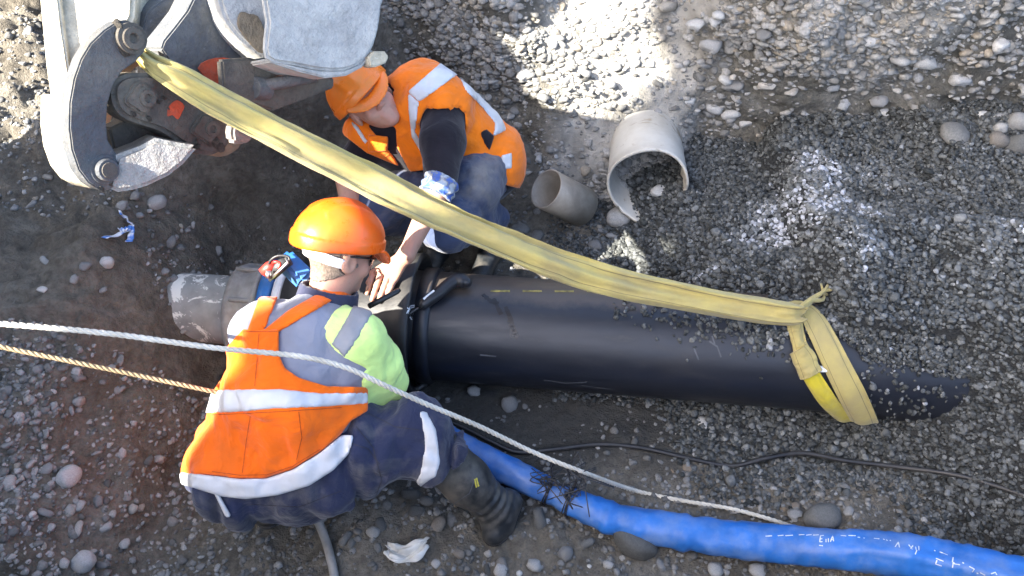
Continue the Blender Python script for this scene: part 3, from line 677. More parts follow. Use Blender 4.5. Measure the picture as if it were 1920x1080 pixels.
wl = on_axis(1540, 692, .215)[0]
put = stone_mesh(301, 2, .5, .1, 'white_plastic'); q = bpy.data.objects.new('white_tag', put); link(q, o); q.matrix_parent_inverse = world_of(o).inverted(); q.location = Vector(wl); q.scale = (.022, .017, .014)

# ------------------------------------------------------------------ ropes: three laid strands each
def rope(name, pts, r, mat, label, cat='rope', n=None, parent=None):
    p = catmull(pts, 400); L = np.concatenate([[0], np.cumsum(np.linalg.norm(np.diff(p, axis=0), axis=1))]); n = int(L[-1] / (r * .9)); s = np.linspace(0, L[-1], n)
    p = np.stack([np.interp(s, L, p[:, i]) for i in range(3)], -1); t, N, B = frames(p)
    o = thing(name, label, cat, p[0])
    for k in range(3):
        a = s / (r * 7.5) * 2 * np.pi + k * 2.094; q = p + (np.cos(a)[:, None] * N + np.sin(a)[:, None] * B) * r * .52
        tube('strand', q, r * .56, mat, o, 7)
    return o
def gp(px, py, lift=0.): q = ground_point(px, py); return q + np.array([0, 0, lift])
rope('white_rope', [PD(-60, 601, 1.95), PD(0, 607, 1.96), PD(200, 625, 2.0), PD(400, 652, 2.06), PD(560, 668, 2.12), PD(650, 690, 2.16), PD(720, 722, 2.2), PD(800, 758, 2.28), PD(900, 800, 2.4), PD(1000, 848, 2.5), PD(1100, 888, 2.56), gp(1190, 925, .02), gp(1280, 942, .012), gp(1370, 957, .012), gp(1440, 976, .012), gp(1500, 995, .01)], .0072, M['rope'], 'pale twisted rope crossing in front of the crouching worker, partly sunlit')
rope('tan_rope', [PD(-60, 634, 2.1), PD(0, 650, 2.12), PD(120, 675, 2.18), PD(250, 702, 2.26), PD(380, 730, 2.34), PD(480, 752, 2.42)], .0065, M['rope_tan'], 'thin tan rope stretched low towards the crouching worker from the left')

# ------------------------------------------------------------------ black cable on the floor
cpts = [(700, 752), (780, 770), (860, 800), (920, 830), (970, 850), (1040, 845), (1120, 836), (1200, 842), (1290, 862), (1370, 876), (1430, 868), (1500, 858), (1580, 872), (1680, 884), (1780, 898), (1860, 920), (1960, 955)]
cable = tube('black_cable', catmull([gp(a, b, .010 + (.022 if a > 1380 else 0)) for a, b in cpts], 160), .0085, M['rubber'], None, 8)
tag(cable, 'thin black cable snaking across the mud in front of the pipe', 'cable')

# ------------------------------------------------------------------ blue hose with wire ties
o = thing('blue_hose', 'blue plastic hose lying across the bottom of the trench', 'hose', gp(1300, 1000))
hpx = [(800, 790, .0, .045), (850, 830, .0, .046), (920, 866, 0, .047), (990, 900, 0, .047), (1030, 921, 0, .042), (1060, 935, 0, .041), (1110, 957, 0, .048), (1150, 972, 0, .050), (1210, 985, 0, .051), (1285, 999, 0, .054), (1380, 1012, .0, .057), (1480, 1022, .01, .058), (1580, 1030, .03, .060), (1660, 1037, .06, .064), (1740, 1052, .09, .068), (1830, 1072, .12, .070), (1930, 1098, .14, .070), (2060, 1135, .16, .07)]
def hose_c(px, py, up, r):
    g = gp(px, py); return P(px, py, g[2] * .5 + r + up)
hp = catmull([hose_c(a, b, c, d) for a, b, c, d in hpx], 260); hr = np.interp(np.linspace(0, 1, 260), np.linspace(0, 1, len(hpx)), [q[3] for q in hpx])
ii = np.arange(260); px_ = np.array([project(q)[0] for q in hp])
for c0, amp in ((1140, .10), (1160, -.06), (1285, .07), (1298, -.05), (1045, -.12), (1700, .06)): hr = hr * (1 + amp * np.exp(-((px_ - c0) / 9.) ** 2))
m = 32; aa = np.linspace(0, 2 * np.pi, m, endpoint=False); pr = np.zeros((260, m, 2))
crease = .0035 * vnoise(px_[:, None] / 60., np.cos(aa)[None] * 1.5, np.sin(aa)[None] * 1.5, seed=3) + .003 * vnoise(px_[:, None] / 12., np.cos(aa)[None] * 2, np.sin(aa)[None] * 2, seed=5)
pr[..., 0] = (hr[:, None] + crease) * np.cos(aa) * 1.06; pr[..., 1] = (hr[:, None] + crease) * np.sin(aa) * .94
# a folded ridge where the hose lies half flat, towards the right end
ridge = np.clip((px_ - 1560) / 120, 0, 1)[:, None] * np.exp(-((aa[None] - 1.25) / .22) ** 2) * .018; pr[..., 0] += ridge * np.cos(aa); pr[..., 1] += ridge * np.sin(aa)
v, f, uv = sweep(hp, pr, np.array([0, 0, 1.])); hose = mesh('hose_wall', v, f, M['blue_hose'], o, True, uv)
BV_H = bvh_of(hose)
def zz(*ls): return [[(1400 + x / 3.692, 940 + y / 3.692) for x, y in l] for l in ls]
pr_l = zz([(130, 242), (175, 240)], [(215, 240), (255, 236)], [(268, 240), (320, 236)], [(360, 234), (400, 232)], [(412, 236), (450, 232)], [(460, 236), (500, 234)],
    [(512, 240), (506, 282)], [(512, 240), (535, 238)], [(508, 262), (524, 260)], [(506, 282), (526, 280)], [(502, 306), (528, 308)], [(550, 262), (550, 284)], [(566, 258), (566, 284)], [(580, 282), (596, 240), (602, 278)], [(585, 268), (600, 266)],
    [(650, 238), (690, 242)], [(705, 238), (755, 240)], [(768, 250), (785, 252)], [(808, 256), (818, 257)], [(880, 258), (920, 262)], [(945, 262), (955, 268)], [(965, 268), (975, 274)], [(990, 270), (998, 276)],
    [(1028, 318), (1050, 284), (1058, 322)], [(1122, 302), (1135, 322)], [(1150, 308), (1135, 330), (1150, 334)], [(1168, 316), (1172, 338)], [(1190, 312), (1192, 342)], [(1178, 340), (1165, 368)], [(1298, 340), (1306, 346)],
    [(1338, 352), (1390, 374)], [(1310, 396), (1362, 416)], [(1318, 408), (1308, 432), (1352, 446)], [(1430, 390), (1424, 420), (1440, 432)], [(1424, 432), (1476, 440)], [(1430, 430), (1424, 458)], [(1492, 424), (1504, 430)], [(1540, 452), (1575, 470), (1560, 488)], [(1592, 492), (1602, 500)], [(1618, 492), (1650, 510)], [(1690, 504), (1720, 492), (1730, 510)])
strokes('printed_lettering', BV_H, pr_l, .0032, M['white_print'], o, .0015)
def wire_tie(px, py, ax, label, n=7, spread=16):
    t = thing('wire_tie', label, 'wire', hose_c(px, py, 0, .045))
    k = int(np.argmin(np.abs(px_ - px))); T, N, B = frames(hp, np.array([0, 0, 1.]))
    for q in range(3):
        c = hp[k + q]; a = np.linspace(0, 2 * np.pi, 28); rr = hr[k + q] * 1.06 + .003
        tube('wire_turn', [c + (math.cos(z) * B[k] * 1.06 + math.sin(z) * N[k]) * rr + T[k] * .004 * math.sin(z + q) for z in a], .0022, M['black_plastic'], t, 5)
    top = hp[k] + N[k] * (hr[k] + .006)
    for q in range(n):
        d = [top + np.array([random.gauss(0, 1), random.gauss(0, 1), abs(random.gauss(0, 1)) * .9]) * .016 * i ** .8 for i in range(5)]
        tube('loose_end', catmull(d, 14), .002, M['black_plastic'], t, 5)
wire_tie(1028, 918, 0, 'tangled black wire tie round the blue hose near the boot')
wire_tie(1066, 936, 0, 'second tangled black wire tie on the blue hose, away from boot', 9)
t = thing('rope_wire', 'bit of black wire knotted on the pale rope above the hose', 'wire', PD(1092, 884, 2.55))
for q in range(7):
    d = [PD(1090, 886, 2.55) + np.array([random.gauss(0, 1), random.gauss(0, 1), random.gauss(0, .7)]) * .013 * i ** .8 for i in range(5)]
    tube('loose_end', catmull(d, 14), .002, M['black_plastic'], t, 5)
t = tube('rope_splice', catmull([PD(1035, 862, 2.515), PD(1038, 868, 2.52), PD(1034, 880, 2.55), PD(1036, 893, 2.58)], 14), .003, M['black_plastic'], None, 6)
tag(t, 'short black wire hanging from the pale rope onto the hose', 'wire')

# ------------------------------------------------------------------ litter and loose cobbles
def sheet(name, px, py, w, h, rot, seed, mat, label, curl=.02):
    g = ground_point(px, py); V = []; n = 22
    for i in range(n):
        for j in range(n):
            a, b = i / (n - 1) - .5, j / (n - 1) - .5; k = 1 + .25 * vnoise(a * 4 + seed, b * 4, seed=seed)
            x_, y_ = a * w * k, b * h * k * (1.2 - 1.6 * a * a); y_ += w * .9 * a * a
            X = x_ * math.cos(rot) - y_ * math.sin(rot); Y = x_ * math.sin(rot) + y_ * math.cos(rot)
            V.append((X, Y, curl * (1 + fbm(a * 4 + seed, b * 6, 0, 3, seed)) + .02 * abs(b)))
    V = np.array(V) + g + np.array([0, 0, .006]); f = [(i * n + j, (i + 1) * n + j, (i + 1) * n + j + 1, i * n + j + 1) for i in range(n - 1) for j in range(n - 1)]
    q = mesh(name, V, f, mat, None); md = q.modifiers.new('thick', 'SOLIDIFY'); md.thickness = .002
    tag(q, label, 'litter'); return q
M['scrap'] = mat_simple('dirty_white_scrap', (.62, .62, .58), .7, dirt=(.3, .28, .24), dirt_amt=.4)
sheet('plastic_scrap', 762, 1044, .14, .05, .15, 5, M['scrap'], 'crumpled dirty white plastic scrap on the ground below the boot', .014)
M['blue_white'] = NB('blue_white_film'); b = M['blue_white']; M['blue_white'] = b.done(b.ramp(b.noise(22, 2), [(.45, (.7, .73, .78)), (.55, (.05, .17, .5))]), .4)
t = thing('plastic_tape_scrap', 'blue and white torn plastic tape lying on the bank below excavator', 'litter', ground_point(235, 440))
for k, l in enumerate([[(228, 406), (240, 416), (252, 430)], [(252, 430), (235, 444), (200, 455)], [(252, 430), (250, 448), (246, 462)], [(243, 436), (228, 440)]]):
    p = catmull([gp(a, b, .022) for a, b in l], 16); ww = np.linspace(.008, .014, 16) if k else np.linspace(.013, .007, 16)
    pr = np.zeros((16, 8, 2)); a8 = np.linspace(0, 2 * np.pi, 8, endpoint=False); pr[..., 0] = ww[:, None] * np.cos(a8); pr[..., 1] = .0018 * np.sin(a8) + .003 * np.sin(np.arange(16))[:, None]
    v, f, uv = sweep(p, pr); mesh('strip', v, f, M['blue_white'], t)
t = tube('grey_hose', catmull([gp(598, 985, .06), gp(606, 1000, .045), gp(615, 1025, .03), gp(624, 1060, .02), gp(630, 1090, .02)], 24), .014, M['clamp'], None, 10)
tag(t, 'short muddy grey hose end on the ground below the crouching worker', 'hose')
cob = [(1080, 266, 44, .8, 'stone', 'rounded grey cobble lying on the heap of rubble by far bank'), (1160, 414, 46, .8, 'stone', 'smooth blue-grey cobble propped under the mouth of the broken pipe'), (132, 898, 48, .85, 'stone_pale', 'pale rounded cobble on the left bank above the bottom corner'), (160, 1056, 48, .85, 'stone_pale', 'large pale cobble at the bottom edge of the left bank'), (204, 495, 26, .9, 'stone_pale', 'small round pale stone on left bank below blue tape scrap'), (297, 384, 34, .7, 'stone_pale', 'pale stone on the bank just under the excavator jaw'), (1540, 972, 66, .7, 'stone_dark', 'brownish rounded cobble just above the blue hose'), (1190, 1024, 78, .7, 'stone_dark', 'large dark cobble half hidden below the blue hose'), (1788, 262, 62, .5, 'stone_dark', 'long dark flat cobble at foot of the far bank'), (1906, 236, 44, .8, 'stone', 'grey cobble at far right edge resting above another cobble'), (1908, 278, 48, .8, 'stone_dark', 'dark cobble at the far right edge, lower of two'), (1868, 268, 40, .8, 'stone_dark', 'dark round cobble left of the pair at the right edge'), (1872, 245, 26, .9, 'stone', 'small grey cobble wedged beside the right edge cobbles'), (1236, 364, 32, .6, 'stone_pale', 'pale flat stone lying inside the broken pipe mouth')]
for i, (px, py, w_, fl, k, lab) in enumerate(cob):
    p = ground_point(px, py); s = w_ / CAM_F * project(p)[2]
    q = put_stone(stone_mesh(200 + i, 3, fl, .10, k), p + np.array([0, 0, s * .18]), s, (random.uniform(-.2, .2), random.uniform(-.2, .2), random.uniform(-.4, .4) + (1.57 if w_ > 44 and px < 1200 and py < 900 and py > 300 else 0)), None, 'cobble')
    tag(q, lab, 'stone', 'loose cobbles in the trench')
# gravel spilled onto the pipe: each pebble is tiny, one mass
pts = []; 
for _ in range(420):
    px = random.gauss(1420, 95) if random.random() < .8 else random.uniform(1150, 1480); py = 560 + (px - 1150) * .16 + abs(random.gauss(0, 26)) + random.uniform(-5, 12)
    if px > 1520 or px < 1120: continue
    h, nn = cast(BV_PIPE, px, py)
    if h is not None: pts.append(np.array(h + nn * .003))
for _ in range(700):
    px = random.uniform(1600, 1830); py = random.uniform(668, 790); h, nn = cast(BV_PIPE, px, py)
    if h is not None and random.random() < .25: pts.append(np.array(h + nn * .003))
for _ in range(5200):      # the layer lying thick on the pipe's far shoulder beside and beyond the sling
    px = random.uniform(1440, 1830); py = random.uniform(545, 705); lim = np.interp(px, [1440, 1490, 1560, 1625, 1700, 1830], [572, 590, 615, 676, 690, 712]) + random.gauss(0, 5)
    if py > lim: continue
    h, nn = cast(BV_PIPE, px, py)
    if h is not None: pts.append(np.array(h + nn * random.uniform(.002, .014)))
n = len(pts); s = .0068 * np.exp(RNG.normal(0, .3, n))
spill = scatter('spilled_gravel', np.array(pts), np.repeat(s[:, None], 3, 1), RNG.uniform(0, 6, (n, 3)), np.clip(RNG.beta(1.3, 2.4, n), 0, 1), GR)

# ------------------------------------------------------------------ signed-distance modelling for people and clothes
class Grid:
    def __init__(s, lo, hi, h):
        s.lo = np.asarray(lo, float); s.h = h; s.n = np.ceil((np.asarray(hi, float) - lo) / h).astype(int) + 1
        ax = [s.lo[i] + h * np.arange(s.n[i]) for i in range(3)]
        s.p = np.stack(np.meshgrid(*ax, indexing='ij'), -1).reshape(-1, 3).astype(np.float32)
    def near(s, d, w): return np.abs(d) < w
def cap(p, a, b, ra, rb=None):
    a = np.asarray(a, np.float32); b = np.asarray(b, np.float32); rb = ra if rb is None else rb; ba = b - a
    t = np.clip(((p - a) @ ba) / float(ba @ ba), 0, 1); q = p - a - t[:, None] * ba
    return np.sqrt(np.einsum('ij,ij->i', q, q)) - (ra + (rb - ra) * t)
def ell(p, c, r):
    q = (p - np.asarray(c, np.float32)); r = np.asarray(r, np.float32); k0 = np.linalg.norm(q / r, axis=1); k1 = np.linalg.norm(q / r ** 2, axis=1)
    return k0 * (k0 - 1) / np.maximum(k1, 1e-6)
def smin(a, b, k):
    h = np.clip(.5 + .5 * (b - a) / k, 0, 1); return b + (a - b) * h - k * h * (1 - h)
def smax(a, b, k): return -smin(-a, -b, k)
def chain(p, pts, k=.03):
    """pts: list of (xyz, r): blended round cones through the joints"""
    d = None
    for (a, ra), (b, rb) in zip(pts[:-1], pts[1:]):
        q = cap(p, a, b, ra, rb); d = q if d is None else smin(d, q, k)
    return d
def nets(vol, g):
    """naive surface nets -> verts, quads"""
    V = vol.reshape(g.n); ins = np.argwhere(V < 0); a = np.maximum(ins.min(0) - 2, 0); b = np.minimum(ins.max(0) + 3, g.n)
    V = V[a[0]:b[0], a[1]:b[1], a[2]:b[2]]; s = V < 0; n = np.array(V.shape); lo = g.lo + a * g.h
    cn = n - 1; acc = np.zeros((*cn, 3), np.float32); cnt = np.zeros(cn, np.float32)
    def sl(o): return tuple(slice(o[i], o[i] + cn[i]) for i in range(3))
    corners = [(a, b, c) for a in (0, 1) for b in (0, 1) for c in (0, 1)]
    for o in corners:
        for ax in range(3):
            if o[ax]: continue
            o2 = list(o); o2[ax] = 1; v0 = V[sl(o)]; v1 = V[sl(o2)]; m = (v0 < 0) != (v1 < 0)
            t = np.where(m, v0 / np.where(m, v0 - v1, 1), 0)
            for i in range(3): acc[..., i] += m * (o[i] + (t if i == ax else 0))
            cnt += m
    act = cnt > 0; ids = -np.ones(cn, np.int64); ids[act] = np.arange(act.sum())
    loc = np.argwhere(act); verts = lo + (loc + acc[act] / cnt[act][:, None]) * g.h
    F_ = []
    for ax in range(3):
        a1, a2 = (ax + 1) % 3, (ax + 2) % 3
        v0 = np.take(s, range(0, n[ax] - 1), ax); v1 = np.take(s, range(1, n[ax]), ax); e = np.argwhere(v0 != v1)
        e = e[(e[:, a1] > 0) & (e[:, a2] > 0) & (e[:, a1] < cn[a1]) & (e[:, a2] < cn[a2])]
        if not len(e): continue
        def at(d1, d2): q = e.copy(); q[:, a1] -= d1; q[:, a2] -= d2; return ids[q[:, 0], q[:, 1], q[:, 2]]
        quad = np.stack([at(1, 1), at(0, 1), at(0, 0), at(1, 0)], -1); flip = ~s[tuple(e.T)]
        quad[flip] = quad[flip][:, ::-1]; F_.append(quad)
    return verts, np.concatenate(F_)
def sdf_obj(name, parts, mat, parent):
    """parts: [(vol, grid)] -> one mesh object"""
    VV, FF, b = [], [], 0
    for vol, g in parts:
        v, f = nets(vol, g); VV.append(v); FF.append(f + b); b += len(v)
    return mesh_link(name, fast_mesh(name, np.concatenate(VV), np.concatenate(FF)), mat, parent)
def poly_d(p, poly, band):
    """signed distance (metres, negative inside) of the points' outlines to a cutting pattern given in pixels"""
    out = np.full(len(p), .2, np.float32); q = p[band].astype(float); px, py, d = project(q)
    A = np.asarray(poly, float); B = np.roll(A, -1, 0); best = np.full(len(q), 1e18); ins = np.zeros(len(q), bool)
    for (ax, ay), (bx, by) in zip(A, B):
        ex, ey = bx - ax, by - ay; t = np.clip(((px - ax) * ex + (py - ay) * ey) / (ex * ex + ey * ey + 1e-9), 0, 1)
        best = np.minimum(best, (px - ax - t * ex) ** 2 + (py - ay - t * ey) ** 2)
        c = ((ay > py) != (by > py)) & (px < (bx - ax) * (py - ay) / (by - ay + 1e-12) + ax); ins ^= c
    out[band] = (np.sqrt(best) * np.where(ins, -1, 1) * d / CAM_F); return out
def wrinkle(p, band, amp, f, seed, warp=(1, 1, 1)):
    w = np.zeros(len(p), np.float32); q = p[band].astype(float) * np.asarray(warp) * f
    a = vnoise(q[:, 0], q[:, 1], q[:, 2], seed); b = vnoise(q[:, 0] * 2.1 + a, q[:, 1] * 2.1, q[:, 2] * 2.1 - a, seed + 5)
    w[band] = amp * ((1 - 2 * np.abs(a)) * .8 + .5 * b); return w
def basis(f, u):
    f = np.asarray(f, float); f /= np.linalg.norm(f); u = np.asarray(u, float); u = u - f * (u @ f); u /= np.linalg.norm(u)
    return np.stack([f, np.cross(u, f), u]).astype(np.float32)       # rows: forward, left, up

# ------------------------------------------------------------------ materials
def mat_skin(name, c, red):
    b = NB(name); col = b.mix(b.ramp(b.noise(18, 5), [(.35, 0.), (.7, 1.)]), c, red)
    col = b.mix(b.ramp(b.noise(90, 3), [(.55, 0.), (.75, .35)]), col, tuple(x * .7 for x in c))
    return b.done(col, .5, b.bump(b.noise(160, 4), .12, .003), spec=.4, Subsurface_Weight=.12, Subsurface_Radius=(.01, .004, .002), Subsurface_Scale=.5)
M['skin'] = mat_skin('skin', (.46, .27, .19), (.50, .23, .16))
M['hair'] = mat_simple('grey_hair', (.17, .13, .10), .7, var=.4, scale=120, bump=.8, bscale=180, stretch=(1, 1, .2))
M['helmet'] = mat_simple('orange_helmet', (.88, .125, .008), .34, var=.06, scale=5, bump=.02, dirt=(.50, .17, .03), dirt_amt=.3, dscale=12, spec=.5)
M['helmet2'] = mat_simple('amber_helmet', (.86, .20, .015), .36, var=.06, scale=5, bump=.02, dirt=(.42, .22, .06), dirt_amt=.4, dscale=10, spec=.5)
M['orange'] = mat_fabric('hi_vis_orange', (.84, .14, .006), (.5, .12, .03), .3)
M['orange2'] = mat_fabric('hi_vis_orange_worn', (.86, .19, .008), (.5, .14, .04), .35)
M['grey_tape'] = mat_simple('grey_reflective_tape', (.24, .245, .26), .5, var=.1, bump=.3, bscale=25, bdist=.01)
M['silver'] = mat_simple('reflective_tape', (.56, .57, .585), .45, var=.08, bump=.25, bscale=25, dirt=(.38, .37, .35), dirt_amt=.35, bdist=.01)
M['grey_shirt'] = mat_fabric('grey_polo', (.20, .215, .265), wr=.35)
M['lime'] = mat_fabric('hi_vis_lime', (.62, .83, .26), wr=.35)
M['navy'] = mat_fabric('navy_work_trousers', (.022, .028, .062), (.14, .135, .13), .75, dscale=5)
M['denim'] = mat_fabric('muddy_denim', (.045, .06, .11), (.20, .185, .165), .85, dscale=3.2)
M['blackcloth'] = mat_fabric('black_jersey', (.012, .010, .014), wr=.3)
M['collar'] = mat_fabric('navy_collar', (.030, .034, .065), wr=.2)
M['boot'] = mat_simple('rubber_boot', (.018, .021, .024), .45, dirt=(.17, .15, .12), dirt_amt=.65, dscale=7, bump=.15)
M['gold'] = mat_simple('gold_ring', (.75, .6, .3), .25, metal=1, var=.02)

def head_sdf(q):
    """q in head frame (forward, left, up), metres"""
    d = smin(ell(q, (0, 0, .025), (.098, .078, .098)), ell(q, (.028, 0, -.05), (.068, .060, .078)), .03)
    d = smin(d, cap(q, (.079, -.030, .006), (.079, .030, .006), .017), .014)                  # brow
    for s in (-1, 1):
        d = smax(d, -ell(q, (.098, .031 * s, -.014), (.016, .019, .011)), .010)               # eye sockets
        d = smin(d, ell(q, (.078, .031 * s, -.017), (.014, .017, .0125)), .004)               # lids
        d = smin(d, ell(q, (.068, .040 * s, -.045), (.022, .022, .022)), .02)                 # cheeks
        d = smin(d, ell(q, (-.006, .080 * s, -.018), (.026, .010, .034)), .006)               # ears
        d = smax(d, -ell(q, (.0, .090 * s, -.016), (.012, .006, .018)), .006)
        d = smin(d, ell(q, (.104, .011 * s, -.046), (.010, .008, .008)), .006)                # nostrils
    d = smin(d, cap(q, (.093, 0, -.004), (.114, 0, -.040), .008, .0125), .010)                # nose
    d = smin(d, cap(q, (.086, -.018, -.073), (.086, .018, -.073), .0075), .006)
    d = smin(d, cap(q, (.083, -.015, -.084), (.083, .015, -.084), .008), .006)                # lips
    d = smax(d, -cap(q, (.099, -.020, -.0785), (.099, .020, -.0785), .0035), .003)
    d = smin(d, ell(q, (.066, 0, -.108), (.026, .028, .022)), .02)                            # chin
    return d
def helmet_sdf(q):
    o = ell(q, (-.004, 0, .030), (.143, .118, .128)); f, l, u = q.T
    o = o - .004 * np.exp(-(l / .016) ** 2) * (u > .05) - .003 * np.exp(-((np.abs(l) - .05) / .012) ** 2) * (u > .06) * (f > -.09)
    rim = np.where(u < .050, -.0045, 0); o = o + rim
    cut = .018 - u - .10 * np.clip(-f - .05, 0, 1)
    sh = np.maximum(smax(o, cut, .004), -ell(q, (-.004, 0, .026), (.134, .109, .119)))
    pk = np.maximum(np.abs(u - (.024 - 1.9 * np.clip(f - .10, 0, 1) ** 1.3)) - .0045, ell(q * np.array([1, 1, 0], np.float32), (.095, 0, 0), (.072, .098, 1)))
    pk = np.maximum(pk, -(ell(q * np.array([1, 1, 0], np.float32), (-.004, 0, 0), (.128, .104, 1))))
    return sh, pk
def head_grid(c, B, r=.20, h=.0042):
    g = Grid(np.asarray(c) - r, np.asarray(c) + r, h); return g, ((g.p - np.asarray(c, np.float32)) @ B.T)
def hand_parts(wrist, knuckles, tips, thumb, lift, h=.0024, arm_from=None, arm_r=.04):
    pts = [np.asarray(q, float) for q in [wrist, *knuckles, *tips, *thumb]]
    if arm_from is not None: pts.append(np.asarray(arm_from, float))
    lo = np.min(pts, 0) - .05; hi = np.max(pts, 0) + .05; g = Grid(lo, hi, h); p = g.p; lift = np.asarray(lift, float)
    d = None
    for k in knuckles:
        q = cap(p, np.asarray(wrist), k, .020, .0135); d = q if d is None else smin(d, q, .012)
    for k, t in zip(knuckles, tips):
        k = np.asarray(k, float); t = np.asarray(t, float); m1 = k + (t - k) * .45 + lift * .012; m2 = k + (t - k) * .75 + lift * .008
        fz = smin(smin(cap(p, k, m1, .0115, .0098), cap(p, m1, m2, .0098, .0088), .004), cap(p, m2, t, .0088, .0072), .004)
        d = smin(d, fz, .005)
    th = smin(cap(p, thumb[0], thumb[1], .014, .0115), cap(p, thumb[1], thumb[2], .0115, .009), .005); d = smin(d, th, .008)
    if arm_from is not None: d = smin(d, cap(p, np.asarray(wrist), np.asarray(arm_from), .027, arm_r), .02)
    return d, g

# ================================================================== worker crouching with his back to us
W1 = thing('person', 'person in orange bib overalls and orange helmet crouching with back turned', 'person', P(760, 985, 0))
Hc = P(634, 470, .78); HB = basis(.7 * _R + .65 * _F, .95 * _U - .3 * _F + .1 * _R)
g, q = head_grid(Hc, HB)
neck0 = Hc + np.array([-.04, -.105, -.12])
hd = smin(head_sdf(q), cap(g.p, Hc + np.array([-.02, -.04, -.05]), neck0, .056, .064), .03)
g1 = Grid((-1.16, .86, -.05), (.10, 2.02, .92), .0082); p = g1.p
Lsh, Rsh = np.array([-.735, 1.46, .66]), np.array([-.455, 1.43, .645])
Lhip, Rhip = np.array([-.805, 1.18, .345]), np.array([-.61, 1.19, .35])
Rel, Rwr = np.array([-.415, 1.42, .45]), np.array([-.56, 1.56, .36])
Lel, Lwr = np.array([-.70, 1.60, .44]), np.array([-.64, 1.66, .40])
Rkn, Ran = np.array([-.295, 1.275, .40]), np.array([-.065, 1.18, .105])
Lkn, Lan = np.array([-.62, 1.50, .24]), np.array([-.78, 1.22, .06])
mid = .5 * (Lhip + Rhip) * .45 + .5 * (Lsh + Rsh) * .55 + np.array([0, -.03, .05])
TOR = smin(cap(p, Lhip + np.array([.02, .03, .03]), Lsh + np.array([.05, -.02, -.06]), .145, .122), cap(p, Rhip + np.array([-.0, .03, .03]), Rsh + np.array([-.06, -.02, -.06]), .145, .122), .10)
TOR = smin(TOR, cap(p, mid, .5 * (Lsh + Rsh) + np.array([0, .0, -.01]), .14, .105), .08)
TOR = smin(TOR, cap(p, Lsh, Rsh, .078), .06); TOR = smin(TOR, cap(p, .5 * (Lsh + Rsh) + np.array([.01, .03, .02]), neck0, .075, .066), .06)
LEGS = smin(chain(p, [(Rhip, .140), ((Rhip + Rkn) / 2 + np.array([0, -.005, .0]), .132), (Rkn, .106), (Rkn + (Ran - Rkn) * .30, .098)], .04), chain(p, [(Lhip, .140), (Lkn, .11), (Lan, .08)], .05), .05)
LEGS = smin(LEGS, cap(p, Lhip + np.array([.0, -.01, -.01]), Rhip + np.array([0, -.01, -.01]), .146), .06)
ARM_R = chain(p, [(Rsh, .088), ((Rsh + Rel) / 2, .092), (Rel, .088)], .03); ARM_L = chain(p, [(Lsh, .088), (Lel, .082)], .03)
FOR_R = cap(p, Rel + np.array([0, 0, .0]), Rwr, .050, .032); FOR_L = cap(p, Lel, Lwr, .05, .032)
UP = smin(smin(TOR, ARM_R, .035), ARM_L, .035)
near = np.abs(smin(UP, LEGS, .05)) < .06
wr1 = wrinkle(p, near, .011, 8.5, 3, (.8, 1.0, 1.9)) + wrinkle(p, near, .004, 22, 6, (1, 1, 1.4)); wr2 = wrinkle(p, near, .019, 8.5, 9, (1.6, .8, .7)) + wrinkle(p, near, .0045, 19, 14, (1.4, 1, .7))
# skin: head, neck, forearms and hands in one mesh
hR, gR = hand_parts(Rwr, [Rwr + np.array(k) for k in ((.045, .06, .0), (.03, .072, .005), (.012, .075, .003), (-.006, .07, -.004))], [Rwr + np.array(k) for k in ((.07, .115, -.03), (.05, .13, -.03), (.025, .135, -.03), (.0, .12, -.035))], [Rwr + np.array(k) for k in ((.02, .02, -.005), (.055, .05, -.02), (.075, .08, -.03))], (0, 0, 1), .0032, Rel, .048)
hL, gL = hand_parts(Lwr, [Lwr + np.array(k) for k in ((.045, .06, .0), (.03, .072, .005), (.012, .075, .003), (-.006, .07, -.004))], [Lwr + np.array(k) for k in ((.07, .115, -.03), (.05, .13, -.03), (.025, .135, -.03), (.0, .12, -.035))], [Lwr + np.array(k) for k in ((.02, .02, -.005), (.055, .05, -.02), (.075, .08, -.03))], (0, 0, 1), .0032, Lel, .048)
body1 = sdf_obj('body', [(hd, g), (hR, gR), (hL, gL)], M['skin'], W1)
skull = ell(q, (0, 0, .025), (.098, .078, .098))
hair = np.maximum(np.maximum(hd - .0045, q[:, 0] - .02 + .5 * q[:, 2]), -q[:, 2] - .095 + .6 * np.clip(q[:, 0] + .07, 0, 1)); hair = np.maximum(hair, q[:, 2] - .03)
hair = np.maximum(hair, -(ell(q, (-.004, .082, -.018), (.034, .03, .042)))); hair = np.maximum(hair, -(ell(q, (-.004, -.082, -.018), (.034, .03, .042))))
sdf_obj('hair', [(hair, g)], M['hair'], body1)
sh, pk = helmet_sdf(q); hel = sdf_obj('helmet', [(sh, g)], M['helmet'], W1); sdf_obj('peak', [(pk, g)], M['helmet'], hel)
sb = np.maximum(np.maximum(np.abs(skull - .012) - .003, np.abs(q[:, 2] + .012 + .22 * q[:, 0] + .015) - .0165), q[:, 0] + .012)
sdf_obj('sweatband', [(sb, g)], M['white_plastic'], hel)
M['tint'] = mat_simple('dark_lens', (.008, .008, .01), .15, spec=.6)
def hp_(f, l, u): return Hc + np.array([f, l, u]) @ HB
for s in (-1, 1):
    tube('glasses_arm', catmull([hp_(-.01, .086 * s, .004), hp_(.04, .084 * s, .002), hp_(.088, .066 * s, -.006)], 12), .0034, M['tint'], W1, 6)
lens = np.maximum(np.abs(ell(q, (.02, 0, -.012), (.092, .082, .06))) - .002, np.maximum(np.abs(q[:, 2] + .014) - .017, .078 - q[:, 0]))
sdf_obj('lens', [(lens, g)], M['tint'], W1)
